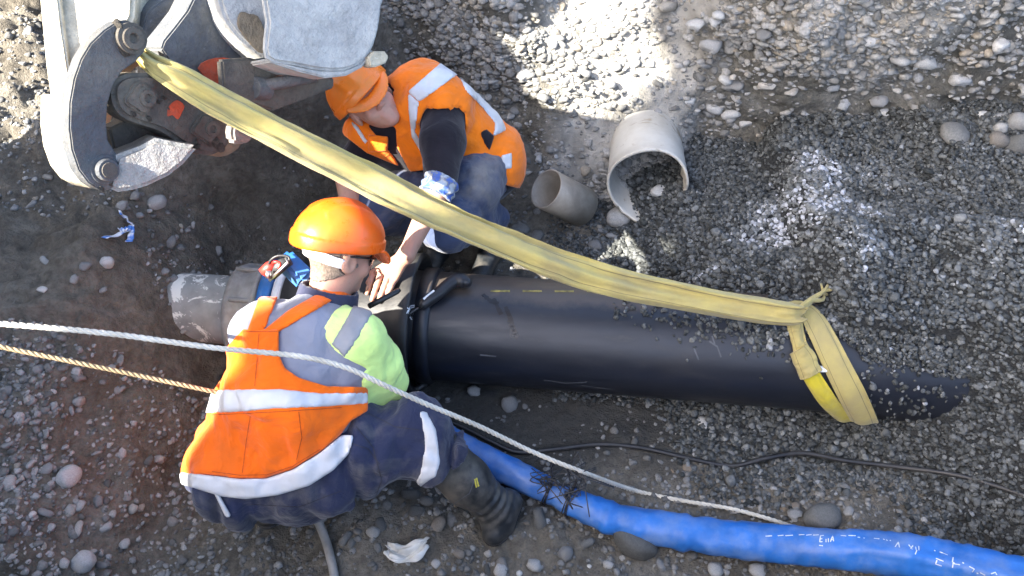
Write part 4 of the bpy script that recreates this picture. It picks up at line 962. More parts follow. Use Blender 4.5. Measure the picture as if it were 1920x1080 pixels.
# clothes
shirt = np.maximum(UP + .7 * wr1, -cap(p, neck0, Hc, .066)); sdf_obj('polo_shirt', [(np.maximum(shirt, .30 - p[:, 2]), g1)], M['grey_shirt'], W1)
YEL = [(676, 549), (627, 583), (607, 611), (609, 634), (627, 657), (650, 674), (684, 690), (668, 760), (800, 780), (800, 540), (700, 530)]
nb = np.abs(UP) < .03
sl = np.maximum(UP + .7 * wr1 - .004, poly_d(p, YEL, nb | (UP < 0))); sl = np.maximum(sl, -(p[:, 2] - (Rel[2] - .035)) )
sdf_obj('sleeve', [(sl, g1)], M['lime'], W1)
sll = np.maximum(ARM_L - .008 + .4 * wr1, -(p[:, 2] - .40)); sdf_obj('sleeve', [(np.maximum(np.maximum(sll, p[:, 0] - Lsh[0] - .01), p[:, 2] - .58), g1)], M['lime'], W1)
TAPE = [(672, 556), (707, 575), (668, 640), (647, 672), (621, 645), (648, 600)]
st = np.maximum(UP + .7 * wr1 - .008, poly_d(p, TAPE, nb | (UP < 0))); st = np.maximum(st, -UP - .03); sdf_obj('sleeve_tape', [(st, g1)], M['grey_tape'], W1)
ring = g1.p
col = np.maximum(np.abs(cap(p, neck0 - (Hc - neck0) * .05, neck0 + (Hc - neck0) * .26, .088, .082)) - .007, -((p - neck0.astype(np.float32)) @ ((Hc - neck0) / np.linalg.norm(Hc - neck0)).astype(np.float32) + .01))
col = np.maximum(col, ((p - neck0.astype(np.float32)) @ ((Hc - neck0) / np.linalg.norm(Hc - neck0)).astype(np.float32) - .05)); sdf_obj('collar', [(col, g1)], M['collar'], W1)
ALL = smin(TOR, LEGS, .05)
BIB = [(453, 617), (523, 617), (523, 665), (534, 690), (560, 708), (612, 724), (690, 726), (690, 770), (657, 790), (638, 816), (599, 848), (547, 880), (495, 897), (444, 897), (392, 890), (330, 890), (330, 690), (405, 675), (437, 637)]
nb = np.abs(ALL) < .05
oba = smin(ALL - .012 + wr1, ALL - .012 + wr2, .02)
ov = np.maximum(oba, poly_d(p, BIB, nb | (ALL < 0))); ov = np.maximum(ov, -ALL - .05); bib = sdf_obj('bib', [(ov, g1)], M['orange'], W1)
for nm, poly, off, mt in (('brace', [(462, 625), (494, 625), (534, 524), (496, 526)], .008, 'orange'), ('brace', [(490, 622), (519, 625), (560, 600), (627, 562), (672, 552), (652, 532), (622, 531), (600, 548), (540, 582)], .008, 'orange'),
        ('waist_tape', [(340, 736), (430, 730), (520, 729), (600, 737), (690, 736), (690, 757), (600, 763), (520, 767), (440, 773), (340, 775)], .005, 'silver'),
        ('seat_tape', [(330, 884), (392, 891), (450, 898), (500, 897), (550, 880), (600, 849), (640, 816), (664, 816), (655, 850), (625, 882), (580, 911), (520, 929), (460, 936), (415, 931), (330, 905)], .005, 'silver'),
        ('leg_tape', [(394, 910), (404, 914), (434, 968), (424, 972)], .005, 'silver')):
    dd = UP + .7 * wr1 if nm == 'brace' else np.minimum(oba, LEGS - .010 + wr2 * 1.25)
    nb2 = np.abs(dd) < .05
    r = np.maximum(dd - off, poly_d(p, poly, nb2)); r = np.maximum(r, -dd - .03); r = np.maximum(r, Rkn[0] * 0 + p[:, 0] - (-.34 if nm != 'brace' else -.3))
    sdf_obj(nm, [(r, g1)], M[mt], W1)
hemn = (Ran - Rkn) / np.linalg.norm(Ran - Rkn); hem = (p - (Rkn + hemn * .13).astype(np.float32)) @ hemn.astype(np.float32)
tr = np.maximum(np.maximum(LEGS - .010 + wr2 * 1.25, hem), p[:, 2] - .60); trs = sdf_obj('trousers', [(tr, g1)], M['navy'], W1)
KN = [(785, 770), (800, 772), (818, 805), (826, 866), (818, 893), (770, 925), (788, 888), (796, 840), (793, 805)]
d = LEGS + wr2 * 1.25; r = np.maximum(d - .015, poly_d(p, KN, np.abs(d) < .06)); r = np.maximum(np.maximum(r, -d - .02), hem); sdf_obj('thigh_tape', [(r, g1)], M['silver'], trs)
BVB = bvh_of(bib); M['thread'] = mat_simple('dark_orange_thread', (.42, .05, .004), .8); M['thread_d'] = mat_simple('dark_thread', (.02, .02, .03), .8)
strokes('seam', BVB, [[(456, 622), (520, 622)], [(486, 626), (482, 680), (478, 724)], [(470, 780), (462, 830), (455, 886)], [(560, 772), (566, 820), (556, 862)], [(524, 668), (536, 688), (562, 704), (612, 720)], [(396, 778), (520, 772), (640, 764)], [(398, 884), (450, 891), (500, 890), (548, 874), (600, 842)]], .0022, M['thread'], bib, .0015)
BVT = bvh_of(trs); strokes('seam', BVT, [[(668, 800), (700, 840), (716, 900), (700, 940)], [(690, 775), (740, 800), (786, 806)], [(470, 945), (560, 950), (640, 920)], [(655, 830), (690, 842), (712, 870)]], .003, M['thread_d'], trs, .0015)
# rubber boots
def boot(knee, ankle, heel, toe, name='boot'):
    c = (heel + toe) / 2; g = Grid(np.minimum(np.minimum(knee, ankle), np.minimum(heel, toe)) - .11, np.maximum(np.maximum(knee, ankle), np.maximum(heel, toe)) + .11, .0055); p = g.p
    d = chain(p, [(knee, .082), (knee * .45 + ankle * .55, .074), (ankle, .060)], .03)
    ball = heel * .32 + toe * .68
    d = smin(d, smin(cap(p, heel + np.array([0, 0, .012]), ball, .044, .048), cap(p, ball, toe, .048, .038), .02), .045)
    ax = (ankle - knee) / np.linalg.norm(ankle - knee); t = (p - knee.astype(np.float32)) @ ax.astype(np.float32)
    d = d - .0035 * np.exp(-((t - .015) / .010) ** 2)
    L = np.linalg.norm(ankle - knee); near = np.abs(d) < .03; d = d + .0035 * np.sin(t * 190) * np.exp(-((t - L * .93) / .05) ** 2) * near
    d = np.maximum(d, -t)                                                            # open top
    d = smax(d, heel[2] - .042 - p[:, 2], .006)
    b = sdf_obj(name, [(d, g)], M['boot'], W1)
    so = smin(cap(p, heel, ball, .048, .053), cap(p, ball, toe, .053, .042), .02); so = np.maximum(so, np.maximum(p[:, 2] - heel[2] + .018, heel[2] - .046 - p[:, 2]))
    sdf_obj('sole', [(so, g)], M['rubber'], b); return b
bt = boot(Rkn + hemn * .09, Ran, P(955, 945, .05), P(926, 1000, .045))
M['yellow_print'] = mat_simple('yellow_print', (.5, .42, .05), .6)
bvb = bvh_of(bt); strokes('maker_mark', bvb, [[(893, 896), (897, 912)], [(890, 898), (893, 914)]], .006, M['yellow_print'], bt); strokes('seam', bvb, [[(815, 925), (850, 945), (880, 925), (893, 890)], [(850, 945), (880, 952), (905, 965)]], .003, M['graze'], bt)
boot(Lan + np.array([.13, .24, .10]), Lan + np.array([0, .0, .04]), Lan + np.array([-.02, -.05, -.005]), Lan + np.array([.05, .16, -.01]))
pen = tube('marker_pen', [PD(692, 574, 2.60), PD(744, 547, 2.66), PD(750, 543, 2.665)], [.009, .009, .006], M['black_plastic'], None, 12)
tag(pen, 'black marker pen pointing between the two workers above coupling', 'pen')

# ================================================================== worker squatting behind the pipe, facing us
W2 = thing('person', 'person in orange vest and amber helmet kneeling behind the pipe, reaching down', 'person', P(860, 440, .05))
_B = -_F
Hc = PD(688, 186, 2.98)
HB = basis(.30 * _R - .12 * _U + .95 * _B, -.70 * _R + .62 * _U + .16 * _B)
g, q = head_grid(Hc, HB); hp2 = lambda f, l, u: Hc + np.array([f, l, u]) @ HB
Lsh, Rsh = PD(832, 192, 3.02), PD(700, 258, 3.12)
Lhip, Rhip = PD(912, 305, 3.26), PD(860, 330, 3.34)
neck0 = PD(745, 195, 3.10)
Lel, Lwr = PD(826, 345, 2.86), PD(762, 478, 2.80)
Rel, Rwr = PD(652, 330, 3.12), PD(662, 430, 3.02)
Lkn, Lan = PD(836, 425, 3.00), PD(925, 405, 3.30)
Rkn, Ran = PD(700, 395, 3.12), PD(820, 420, 3.34)
hd = smin(head_sdf(q), cap(g.p, hp2(-.02, 0, -.06), neck0, .052, .062), .03)
pts = np.array([Lsh, Rsh, Lhip, Rhip, Lel, Rel, Lkn, Lan, Rkn, Ran, neck0]); g2 = Grid(pts.min(0) - .17, pts.max(0) + .19, .0082); p = g2.p
TOR = smin(cap(p, Lhip, Lsh + np.array([-.06, .02, -.02]), .150, .110), cap(p, Rhip, Rsh + np.array([.05, .02, 0]), .140, .105), .12)
TOR = smin(TOR, cap(p, (Lhip + Rhip) / 2 + np.array([0, .05, .06]), PD(790, 175, 3.12), .13, .11), .08)
TOR = smin(TOR, cap(p, Lsh, Rsh, .075), .07); TOR = smin(TOR, cap(p, (Lsh + Rsh) / 2 + np.array([0, .03, .02]), neck0, .07, .06), .05)
ARM_L = chain(p, [(Lsh, .080), ((Lsh + Lel) / 2, .078), (Lel, .060)], .03); ARM_R = chain(p, [(Rsh, .078), (Rel + (Rsh - Rel) * .3, .064), (Rel, .052)], .03)
LEGS = smin(chain(p, [(Lhip, .14), ((Lhip + Lkn) / 2 + np.array([.01, 0, .03]), .118), (Lkn, .088), ((Lkn + Lan) / 2, .08), (Lan, .065)], .04), chain(p, [(Rhip, .14), (Rkn, .092), (Ran, .07)], .04), .03)
UP = smin(smin(TOR, ARM_L, .02), ARM_R, .02)
near = np.abs(smin(UP, LEGS, .03)) < .06
wr1 = wrinkle(p, near, .012, 7, 23, (1.2, 1, 1.1)) + wrinkle(p, near, .004, 18, 24); wr2 = wrinkle(p, near, .014, 9, 29) + wrinkle(p, near, .005, 22, 31)
# visible hand resting on the coupling
def oc(px, py, r): return on_axis(px, py, r)[0]
kn = [oc(700, 512, .275), oc(714, 513, .282), oc(728, 517, .282), oc(740, 523, .275)]
tp = [oc(688, 550, .250), oc(697, 562, .250), oc(709, 566, .250), oc(724, 555, .252)]
tm = [oc(722, 505, .285), oc(703, 512, .262), oc(690, 530, .250)]
hL, gL = hand_parts(Lwr, kn, tp, tm, -np.array(ray(715, 520)), .0026, Lel, .046)
hR, gR = hand_parts(Rwr, [Rwr + np.array(k) for k in ((-.03, -.06, -.03), (-.012, -.07, -.03), (.008, -.07, -.03), (.026, -.06, -.03))], [Rwr + np.array(k) for k in ((-.04, -.11, -.07), (-.014, -.13, -.075), (.012, -.125, -.075), (.034, -.105, -.07))], [Rwr + np.array(k) for k in ((.02, -.02, -.01), (.05, -.045, -.03), (.055, -.075, -.05))], (0, 0, 1), .0034, Rel, .05)
body2 = sdf_obj('body', [(hd, g), (hL, gL), (hR, gR)], M['skin'], W2)
a = np.linspace(0, 2 * np.pi, 20); rc = kn[2] + (tp[2] - kn[2]) * .28 - np.array(ray(725, 528)) * .004; dv = (tp[2] - kn[2]) / np.linalg.norm(tp[2] - kn[2]); e1 = np.cross(dv, [0, 0, 1.]); e1 /= np.linalg.norm(e1); e2 = np.cross(dv, e1)
tube('ring', [rc + (e1 * math.cos(t) + e2 * math.sin(t)) * .0118 for t in a], .0022, M['gold'], W2, 6)
skull = ell(q, (0, 0, .025), (.098, .078, .098))
hair = np.maximum(np.maximum(skull - .005, q[:, 0] - .02 + .5 * q[:, 2]), -q[:, 2] - .045); hair = np.maximum(hair, -(ell(q, (-.004, .082, -.018), (.034, .03, .042)))); hair = np.maximum(hair, -(ell(q, (-.004, -.082, -.018), (.034, .03, .042))))
sdf_obj('hair', [(hair, g)], M['hair'], body2)
for s in (-1, 1): tube('eyebrow', catmull([hp2(.094, .012 * s, .016), hp2(.094, .030 * s, .020), hp2(.080, .050 * s, .012)], 10), .0032, M['hair'], body2, 5)
sh, pk = helmet_sdf(q); hel = sdf_obj('helmet', [(sh, g)], M['helmet2'], W2); sdf_obj('peak', [(pk, g)], M['helmet2'], hel)
# jumper, trousers, boots
jm = np.minimum(UP + .3 * wr1, 9); cutL = (p - Lel.astype(np.float32)) @ ((Lwr - Lel) / np.linalg.norm(Lwr - Lel)).astype(np.float32); cutR = (p - (Rel + (Rsh - Rel) * .25).astype(np.float32)) @ ((Rel - Rsh) / np.linalg.norm(Rel - Rsh)).astype(np.float32)
jm = np.maximum(jm, np.where(ARM_L < TOR, cutL - .02, -1)); jm = np.maximum(jm, np.where(ARM_R < TOR, cutR, -1))
sdf_obj('black_jumper', [(jm, g2)], M['blackcloth'], W2)
tr = np.maximum(LEGS - .006 + wr2 * 1.2, p[:, 2] - .62); sdf_obj('trousers', [(tr, g2)], M['denim'], W2)
for an, kn_ in ((Lan, Lkn), (Ran, Rkn)):
    gz = float(ground_z(an[0], an[1])); hl = np.array([an[0], an[1] + .04, gz + .05]); te = hl + np.array([-.07, -.22, -.005])
    gb = Grid(np.minimum(hl, te) - .08, np.maximum(hl, te) + np.array([.08, .08, .14]), .006); d = smin(cap(gb.p, hl, te, .046, .042), cap(gb.p, hl + np.array([-.01, -.03, .0]), an + np.array([0, 0, .03]), .05, .055), .04)
    sdf_obj('boot', [(smax(d, gz + .005 - gb.p[:, 2], .005), gb)], M['boot'], W2)
VEST = smin(TOR, smin(cap(p, Lsh, Lsh + (Lel - Lsh) * .12, .088, .09), cap(p, Rsh, Rsh + (Rel - Rsh) * .1, .084), .03), .03)
vd = VEST - .016 + wr1
OPEN = [(690, 235), (712, 225), (742, 240), (744, 275), (768, 322), (760, 330), (735, 290), (712, 262)]
HEM = [(560, 60), (1000, 60), (1000, 360), (950, 348), (930, 318), (908, 297), (858, 300), (835, 316), (800, 318), (772, 322), (755, 315), (688, 287), (640, 250), (600, 230)]
nb = np.abs(vd) < .08
fr = poly_d(p, HEM, nb | (vd < 0)); vv = np.maximum(vd, fr); vv = np.maximum(vv, -poly_d(p, OPEN, nb | (vd < 0)) - 0)
vv = np.maximum(vv, -(cap(p, neck0, Hc, .074))); vv = smax(vv, -(cap(p, Lsh + (Lel - Lsh) * .20, Lel, .080, .09)), .012); vv = np.maximum(vv, -VEST - .03)
vest = sdf_obj('vest', [(vv, g2)], M['orange2'], W2)
for nm, poly in (('shoulder_tape', [(826, 118), (858, 140), (786, 192), (764, 172)]), ('chest_tape', [(764, 172), (786, 192), (778, 247), (797, 278), (788, 284), (772, 258), (766, 210)]), ('collar_tape', [(655, 226), (668, 232), (690, 265), (684, 271)]),
        ('back_tape', [(862, 146), (884, 163), (926, 200), (943, 226), (950, 244), (925, 256), (927, 230), (906, 203), (873, 170)]), ('hem_tape', [(938, 292), (960, 286), (960, 316), (941, 318)])):
    r = np.maximum(vd - .006, poly_d(p, poly, nb)); r = np.maximum(r, -vd - .02); r = np.maximum(r, -(cap(p, Lsh + (Lel - Lsh) * .16, Lel, .082, .09)))
    if (r < 0).sum() > 20: sdf_obj(nm, [(r, g2)], M['silver'], vest)
for nm, poly, mt, off in (('badge', [(900, 249), (912, 242), (927, 255), (918, 283), (909, 270)], 'blackcloth', .010), ('pocket_flap', [(690, 252), (728, 256), (727, 284), (690, 286)], 'orange2', .010)):
    r = np.maximum(vd - off, poly_d(p, poly, nb)); r = np.maximum(r, -vd - .02)
    if (r < 0).sum() > 20: sdf_obj(nm, [(r, g2)], M[mt], vest)
cf = Lel + (Lwr - Lel) * .04
gc = Grid(cf - .10, cf + .10, .005); ax = (Lwr - Lel) / np.linalg.norm(Lwr - Lel); t = (gc.p - Lel.astype(np.float32)) @ ax.astype(np.float32)
d = np.maximum(cap(gc.p, Lel - ax * .05, Lwr, .064, .05) + .004 * np.sin(t * 230), np.abs(t - .012) - .034); M['cuff'] = NB('blue_white_cloth'); b = M['cuff']; M['cuff'] = b.done(b.ramp(b.noise(34, 3), [(.42, (.42, .45, .48)), (.5, (.20, .21, .22)), (.58, (.06, .13, .42))]), .8, b.bump(b.noise(60, 3), .5, .006))
sdf_obj('cuff', [(d, gc)], M['cuff'], W2)

# ------------------------------------------------------------------ excavator: stick, coupler jaw and links in view; house, boom and tracks added out of frame, the body shaped to block sun
def mat_muddy(name, c, mud, amt, scratch=(.4, .4, .4), rough=.6, metal=.0):
    b = NB(name); n = b.noise(5, 7, .68, dist=.5); n2 = b.noise(22, 5, .7)
    col = b.mix(b.ramp(b.noise(13, 4), [(.3, 0.), (.7, 1.)]), tuple(x * .8 for x in c), tuple(x * 1.2 for x in c))
    col = b.mix(b.ramp(b.noise(16, 6, .75, stretch=(1, 1, .25)), [(.6, 0.), (.72, .5)]), col, scratch)
    col = b.mix(b.ramp(n, [(.42, 0.), (.58, amt)]), col, mud)
    col = b.mix(b.ramp(n2, [(.45, 0.), (.75, .6)]), col, tuple(x * .5 for x in mud))
    n3 = b.noise(75, 5, .7); col = b.mix(b.ramp(n3, [(.5, 0.), (.75, .5)]), col, tuple(x * .6 for x in c))
    col = b.mix(b.ramp(b.noise(55, 4, .7, stretch=(.15, 1, 1)), [(.66, 0.), (.72, .45)]), col, scratch)
    return b.done(col, rough, b.bump(b.math('ADD', b.math('ADD', n, b.math('MULTIPLY', n2, .7)), b.math('MULTIPLY', n3, .3)), .9, .014), metal, .35)
M['steel_dark'] = mat_muddy('worn_dark_steel', (.07, .076, .085), (.165, .152, .128), .75, (.24, .25, .27))
M['steel_mud'] = mat_muddy('mud_caked_steel', (.08, .073, .064), (.145, .125, .098), .95, (.2, .165, .14), .85)
M['steel_blue'] = mat_muddy('blue_grey_casting', (.075, .085, .10), (.16, .155, .14), .6, (.26, .27, .29))
M['dried_mud'] = mat_muddy('dried_pale_mud', (.34, .34, .33), (.45, .445, .42), .9, (.5, .5, .48), .95)
M['brown_mud'] = mat_muddy('brown_mud', (.20, .155, .10), (.26, .21, .15), .8, (.3, .25, .2), .95)
M['cream_paint'] = mat_muddy('cream_paint', (.62, .57, .44), (.36, .31, .22), .55, (.7, .68, .6), .5)
M['red_paint'] = mat_muddy('chipped_red_paint', (.50, .075, .03), (.20, .15, .11), .5, (.55, .2, .14), .6)
M['shiny_steel'] = mat_muddy('rubbed_steel', (.30, .29, .27), (.24, .21, .17), .5, (.6, .6, .6), .4, .4)
EN = np.array([.80, -.50, .33]); EN /= np.linalg.norm(EN)          # the pins' axis, pointing at the viewer's side
def on_plane(px, py, O, n):
    v = ray(px, py); return _C + v * (((O - _C) @ n) / (v @ n))
def plate(name, poly, org, thick, mat, parent, bev=.006, n=EN, rnd=0, off=0.):
    """a thick plate: outline px on the plane through org=(px,py,depth), square to n, extruded backwards"""
    O = PD(*org) + n * off; pts = [on_plane(a, b, O, n) for a, b in poly]
    if rnd:
        q = np.array(pts + pts[:3]); m = len(pts); c = catmull(np.array([pts[-1]] + pts + pts[:2]), (m + 2) * rnd + 1); pts = [c[i] for i in range(rnd, rnd + m * rnd)]
    bm = bmesh.new(); f = bm.faces.new([bm.verts.new(Vector(q)) for q in pts]); f.normal_update()
    if f.normal.dot(Vector(n)) < 0: f.normal_flip()
    r = bmesh.ops.extrude_face_region(bm, geom=[f]); vs = [x for x in r['geom'] if isinstance(x, bmesh.types.BMVert)]
    bmesh.ops.translate(bm, verts=vs, vec=Vector(-n * thick)); bmesh.ops.recalc_face_normals(bm, faces=bm.faces[:])
    rim = [e for e in bm.edges if len(e.link_faces) == 2 and e.calc_face_angle(0) > .9]
    if bev: bmesh.ops.bevel(bm, geom=rim, offset=bev, segments=2, affect='EDGES', clamp_overlap=True)
    return bm_obj(name, bm, mat, parent, auto=35)
def disc(name, px, py, d, r, thick, mat, parent, n=EN, prof=None, off=0.):
    O = (on_plane(px, py, PD(*d), n) if isinstance(d, tuple) else PD(px, py, d)) + n * off; pr = prof or [(-thick, 0), (-thick, r), (-.006, r), (0, r * .92), (0, 0)]
    v, f = lathe(O, O + n, pr, 40, ref=(.1, .2, 1)); q = mesh(name, v, f, mat, parent, True); q.data.set_sharp_from_angle(angle=.5); return q
EX = thing('excavator', 'muddy excavator arm with jaw coupler and bucket hanging over the trench', 'excavator', (-5.2, 3.6, 1.3))
JAW = [(237, 37), (259, 48), (272, 70), (272, 96), (256, 115), (230, 133), (213, 159), (203, 193), (200, 230), (203, 263), (219, 289), (227, 315), (222, 341), (207, 356), (189, 357), (167, 344), (148, 319), (135, 281), (130, 241), (131, 193), (139, 148), (152, 111), (170, 81), (196, 56), (219, 41)]
J0 = (200, 200, 2.16)
plate('jaw_plate', JAW, J0, .05, M['steel_dark'], EX, .004)
plate('jaw_plate', [(x - 1, y - 1) for x, y in JAW], J0, .045, M['brown_mud'], EX, .008, off=-.20)
# bright curved skin joining the two jaw plates round the back and below
skin = [(131, 180), (130, 241), (135, 281), (148, 319), (167, 344), (189, 357), (207, 356), (203, 350), (190, 350), (171, 338), (153, 314), (141, 279), (136, 241), (137, 180)]
plate('jaw_skin', skin, J0, .16, M['cream_paint'], EX, .003, off=-.048)
plate('jaw_tooth', [(200, 352), (222, 361), (250, 357), (277, 349), (317, 330), (345, 308), (374, 274), (335, 268), (292, 259), (262, 275), (218, 291)], (280, 310, 2.24), .15, M['shiny_steel'], EX, .012, n=(EN + np.array([-.15, -.35, .25])) / np.linalg.norm(EN + np.array([-.15, -.35, .25])))
plate('inner_guide', [(205, 240), (245, 222), (300, 240), (318, 262), (292, 262), (258, 280), (216, 292)], (250, 260, 2.34), .06, M['steel_mud'], EX, .005)
jp = disc('jaw_pin', 197, 318, J0, .030, .06, M['steel_dark'], EX, off=.022); disc('pin_cap', 197, 318, J0, .022, .02, M['steel_mud'], jp, off=.026)
disc('jaw_boss', 197, 318, J0, .042, .06, M['steel_dark'], EX, off=.004)
jt = disc('jaw_pin', 243, 72, J0, .040, .30, M['steel_mud'], EX, off=.02, prof=[(-.06, 0), (-.06, .040), (-.004, .040), (-.004, .030), (.004, .028), (.004, .014), (-.004, .010), (-.004, 0)])
# mud-caked link with its two square-ended pins, in front of the jaw
LK = [(213, 165), (222, 148), (243, 138), (275, 137), (305, 143), (335, 163), (372, 186), (412, 205), (434, 226), (439, 250), (428, 275), (403, 290), (377, 289), (345, 272), (305, 246), (262, 232), (232, 218), (216, 195)]
plate('link', LK, (320, 210, 2.31), .085, M['steel_mud'], EX, .012, rnd=3)
plate('link_back', [(x + 22, y + 3) for x, y in LK], (340, 215, 2.40), .06, M['brown_mud'], EX, .010, rnd=3)
for px, py, r in ((268, 184, .046), (390, 241, .042)):
    sq = [(px + r * 720 * (abs(math.cos(a)) ** .6) * math.copysign(1, math.cos(a + .3)) * .8, py + r * 720 * (abs(math.sin(a)) ** .6) * math.copysign(1, math.sin(a + .3)) * .8) for a in np.linspace(.2, 6.48, 16)[:-1]]
    sq = [(px + r * 620 * math.cos(a) * (1 + .12 * math.cos(4 * a + .8)), py + r * 620 * math.sin(a) * (1 + .12 * math.cos(4 * a + .8))) for a in np.linspace(0, 6.283, 25)[:-1]]
    w = plate('pin_washer', sq, (320, 210, 2.31), .03, M['steel_mud'], EX, .006, off=.014)
    disc('link_pin', px + 3, py, (320, 210, 2.31), .020, .03, M['steel_mud'], EX, off=.022, prof=[(-.03, 0), (-.03, .024), (-.002, .022), (-.002, .012), (-.010, .010), (-.010, 0)])
plate('link_lug', [(438, 232), (462, 226), (476, 240), (474, 262), (456, 270), (438, 266)], (455, 250, 2.36), .04, M['shiny_steel'], EX, .008, rnd=2)
plate('red_paint_chip', [(316, 202), (324, 192), (334, 188), (346, 198), (342, 210), (334, 224), (324, 216), (314, 218)], (320, 210, 2.31), .004, M['red_paint'], EX, .001, off=.002, rnd=3)
# stick (the arm's outer box section), lit by the sun
SN = np.array([.15, -.62, .77]); SN /= np.linalg.norm(SN)
plate('stick', [(62, -120), (258, -120), (250, 30), (236, 60), (196, 72), (160, 110), (142, 200), (142, 310), (112, 310), (84, 120)], (160, 20, 2.34), .30, M['cream_paint'], EX, .012, n=SN)
plate('stick_flange', [(84, -100), (98, -100), (118, 60), (138, 190), (126, 196), (104, 70)], (110, 60, 2.30), .05, M['cream_paint'], EX, .006, n=SN)
# hitch casting with pin, red paint and the cross rod
plate('hitch_lug', [(269, 62), (277, 24), (301, 4), (336, -12), (372, -12), (352, 20), (329, 51), (306, 80), (303, 104), (273, 100)], (310, 60, 2.46), .12, M['steel_blue'], EX, .005, rnd=2)
HB_ = [(303, 92), (308, 76), (329, 50), (352, 20), (372, -20), (430, -20), (424, 44), (447, 79), (491, 107), (540, 122), (586, 131), (627, 146), (627, 164), (570, 186), (512, 207), (455, 187), (400, 158), (356, 133), (318, 116)]
plate('hitch_body', HB_, (400, 110, 2.42), .10, M['steel_blue'], EX, .005)
plate('hitch_arm', [(416, 112), (470, 108), (520, 122), (586, 131), (627, 147), (627, 165), (570, 187), (512, 208), (455, 188), (420, 166)], (500, 160, 2.445), .03, M['steel_mud'], EX, .006, off=.012)
plate('red_paint_chip', [(372, 128), (392, 112), (420, 108), (446, 116), (440, 138), (424, 150), (416, 170), (400, 158)], (405, 140, 2.418), .006, M['red_paint'], EX, .001, off=.004, rnd=2)
hb = disc('hitch_boss', 359, 103, 2.40, .040, .06, M['steel_blue'], EX, off=.012, prof=[(-.05, 0), (-.05, .044), (-.01, .044), (0, .038), (0, .032), (-.004, .030), (.004, .028), (.006, 0)])
rr = [PD(468, 166, 2.41), PD(500, 160, 2.42), PD(592, 143, 2.46)]
rod = tube('cross_rod', rr, [.019, .018, .017], M['steel_blue'], EX, 20)
disc('rod_head', 474, 165, 2.40, .034, .05, M['steel_blue'], EX, n=np.array([-.45, -.6, .5]) / np.linalg.norm([-.45, -.6, .5]))
# bucket: rounded end plate caked in dry mud, its curved wrap and the earth inside
BN = np.array([.62, -.60, .50]); BN /= np.linalg.norm(BN)
BK = plate('bucket_end_plate', [(512, -60), (720, -60), (716, 10), (710, 55), (698, 92), (676, 118), (645, 131), (600, 131), (550, 121), (502, 108), (503, 40)], (600, 40, 2.34), .03, M['dried_mud'], EX, .008, n=BN, rnd=3)
plate('bucket_wrap', [(412, -40), (520, -40), (506, 40), (503, 108), (478, 96), (450, 72), (428, 44), (416, 15)], (460, 40, 2.36), .40, M['dried_mud'], EX, .010, n=BN, rnd=2)
plate('bucket_earth', [(452, 22), (468, 26), (484, 30), (496, 58), (494, 100), (474, 86), (456, 64), (446, 44)], (470, 60, 2.36), .01, M['brown_mud'], EX, .002, n=BN, rnd=2, off=.003)
plate('bucket_rim', [(502, 108), (550, 121), (600, 131), (645, 131), (676, 118), (698, 92), (702, 96), (680, 126), (650, 142), (610, 146), (560, 134), (505, 116)], (600, 130, 2.37), .35, M['dried_mud'], EX, .005, n=BN)
plate('wear_strip', [(506, 108), (511, -40), (519, -40), (513, 110)], (510, 50, 2.335), .02, M['steel_mud'], EX, .002, n=BN, off=.006)
plate('bucket_lug', [(690, 108), (702, 96), (722, 96), (730, 106), (724, 118), (704, 126), (694, 124)], (710, 110, 2.46), .05, M['cream_paint'], EX, .004, n=BN)
for (a, b), s in zip(((515, 78), (528, 70), (540, 66), (522, 92), (546, 84)), (.016, .014, .012, .014, .012)):
    q = bpy.data.objects.new('mud_clod', stone_mesh(400 + a, 2, .5, .3, 'brown_mud')); link(q, EX); q.matrix_parent_inverse = world_of(EX).inverted(); q.location = Vector(PD(a, b, 2.335)); q.scale = (s,) * 3
rq = random.Random(5)
for a, b, d, s in [(236 + rq.gauss(0, 12), 66 + rq.gauss(0, 14), J0, rq.uniform(.008, .02)) for _ in range(12)] + [(265 + rq.gauss(0, 20), 190 + rq.gauss(0, 14), (320, 210, 2.31), rq.uniform(.006, .014)) for _ in range(8)] + [(385 + rq.gauss(0, 22), 268 + rq.gauss(0, 8), (320, 210, 2.31), rq.uniform(.008, .018)) for _ in range(12)] + [(200 + rq.gauss(0, 16), 350 + rq.gauss(0, 5), J0, rq.uniform(.005, .012)) for _ in range(6)]:
    q = bpy.data.objects.new('mud_clod', ST['stone'][rq.randrange(7)]); link(q, EX); q.matrix_parent_inverse = world_of(EX).inverted(); q.location = Vector(on_plane(a, b, PD(*d), EN)); q.scale = (s, s, s * .7); q.rotation_euler = (rq.random() * 3, rq.random() * 3, rq.random() * 3)
    q.material_slots[0].link = 'OBJECT'; q.material_slots[0].material = M['steel_mud']
def sbox(name, lo, hi, mat, parent, bev=.05):
    bm = bmesh.new(); bmesh.ops.create_cube(bm, size=1); lo, hi = np.array(lo), np.array(hi)
    for v in bm.verts: v.co = Vector((lo + hi) / 2 + np.array(v.co) * (hi - lo))
    if bev: bmesh.ops.bevel(bm, geom=bm.edges[:], offset=bev, segments=2, affect='EDGES')
    return bm_obj(name, bm, mat, parent, auto=40)

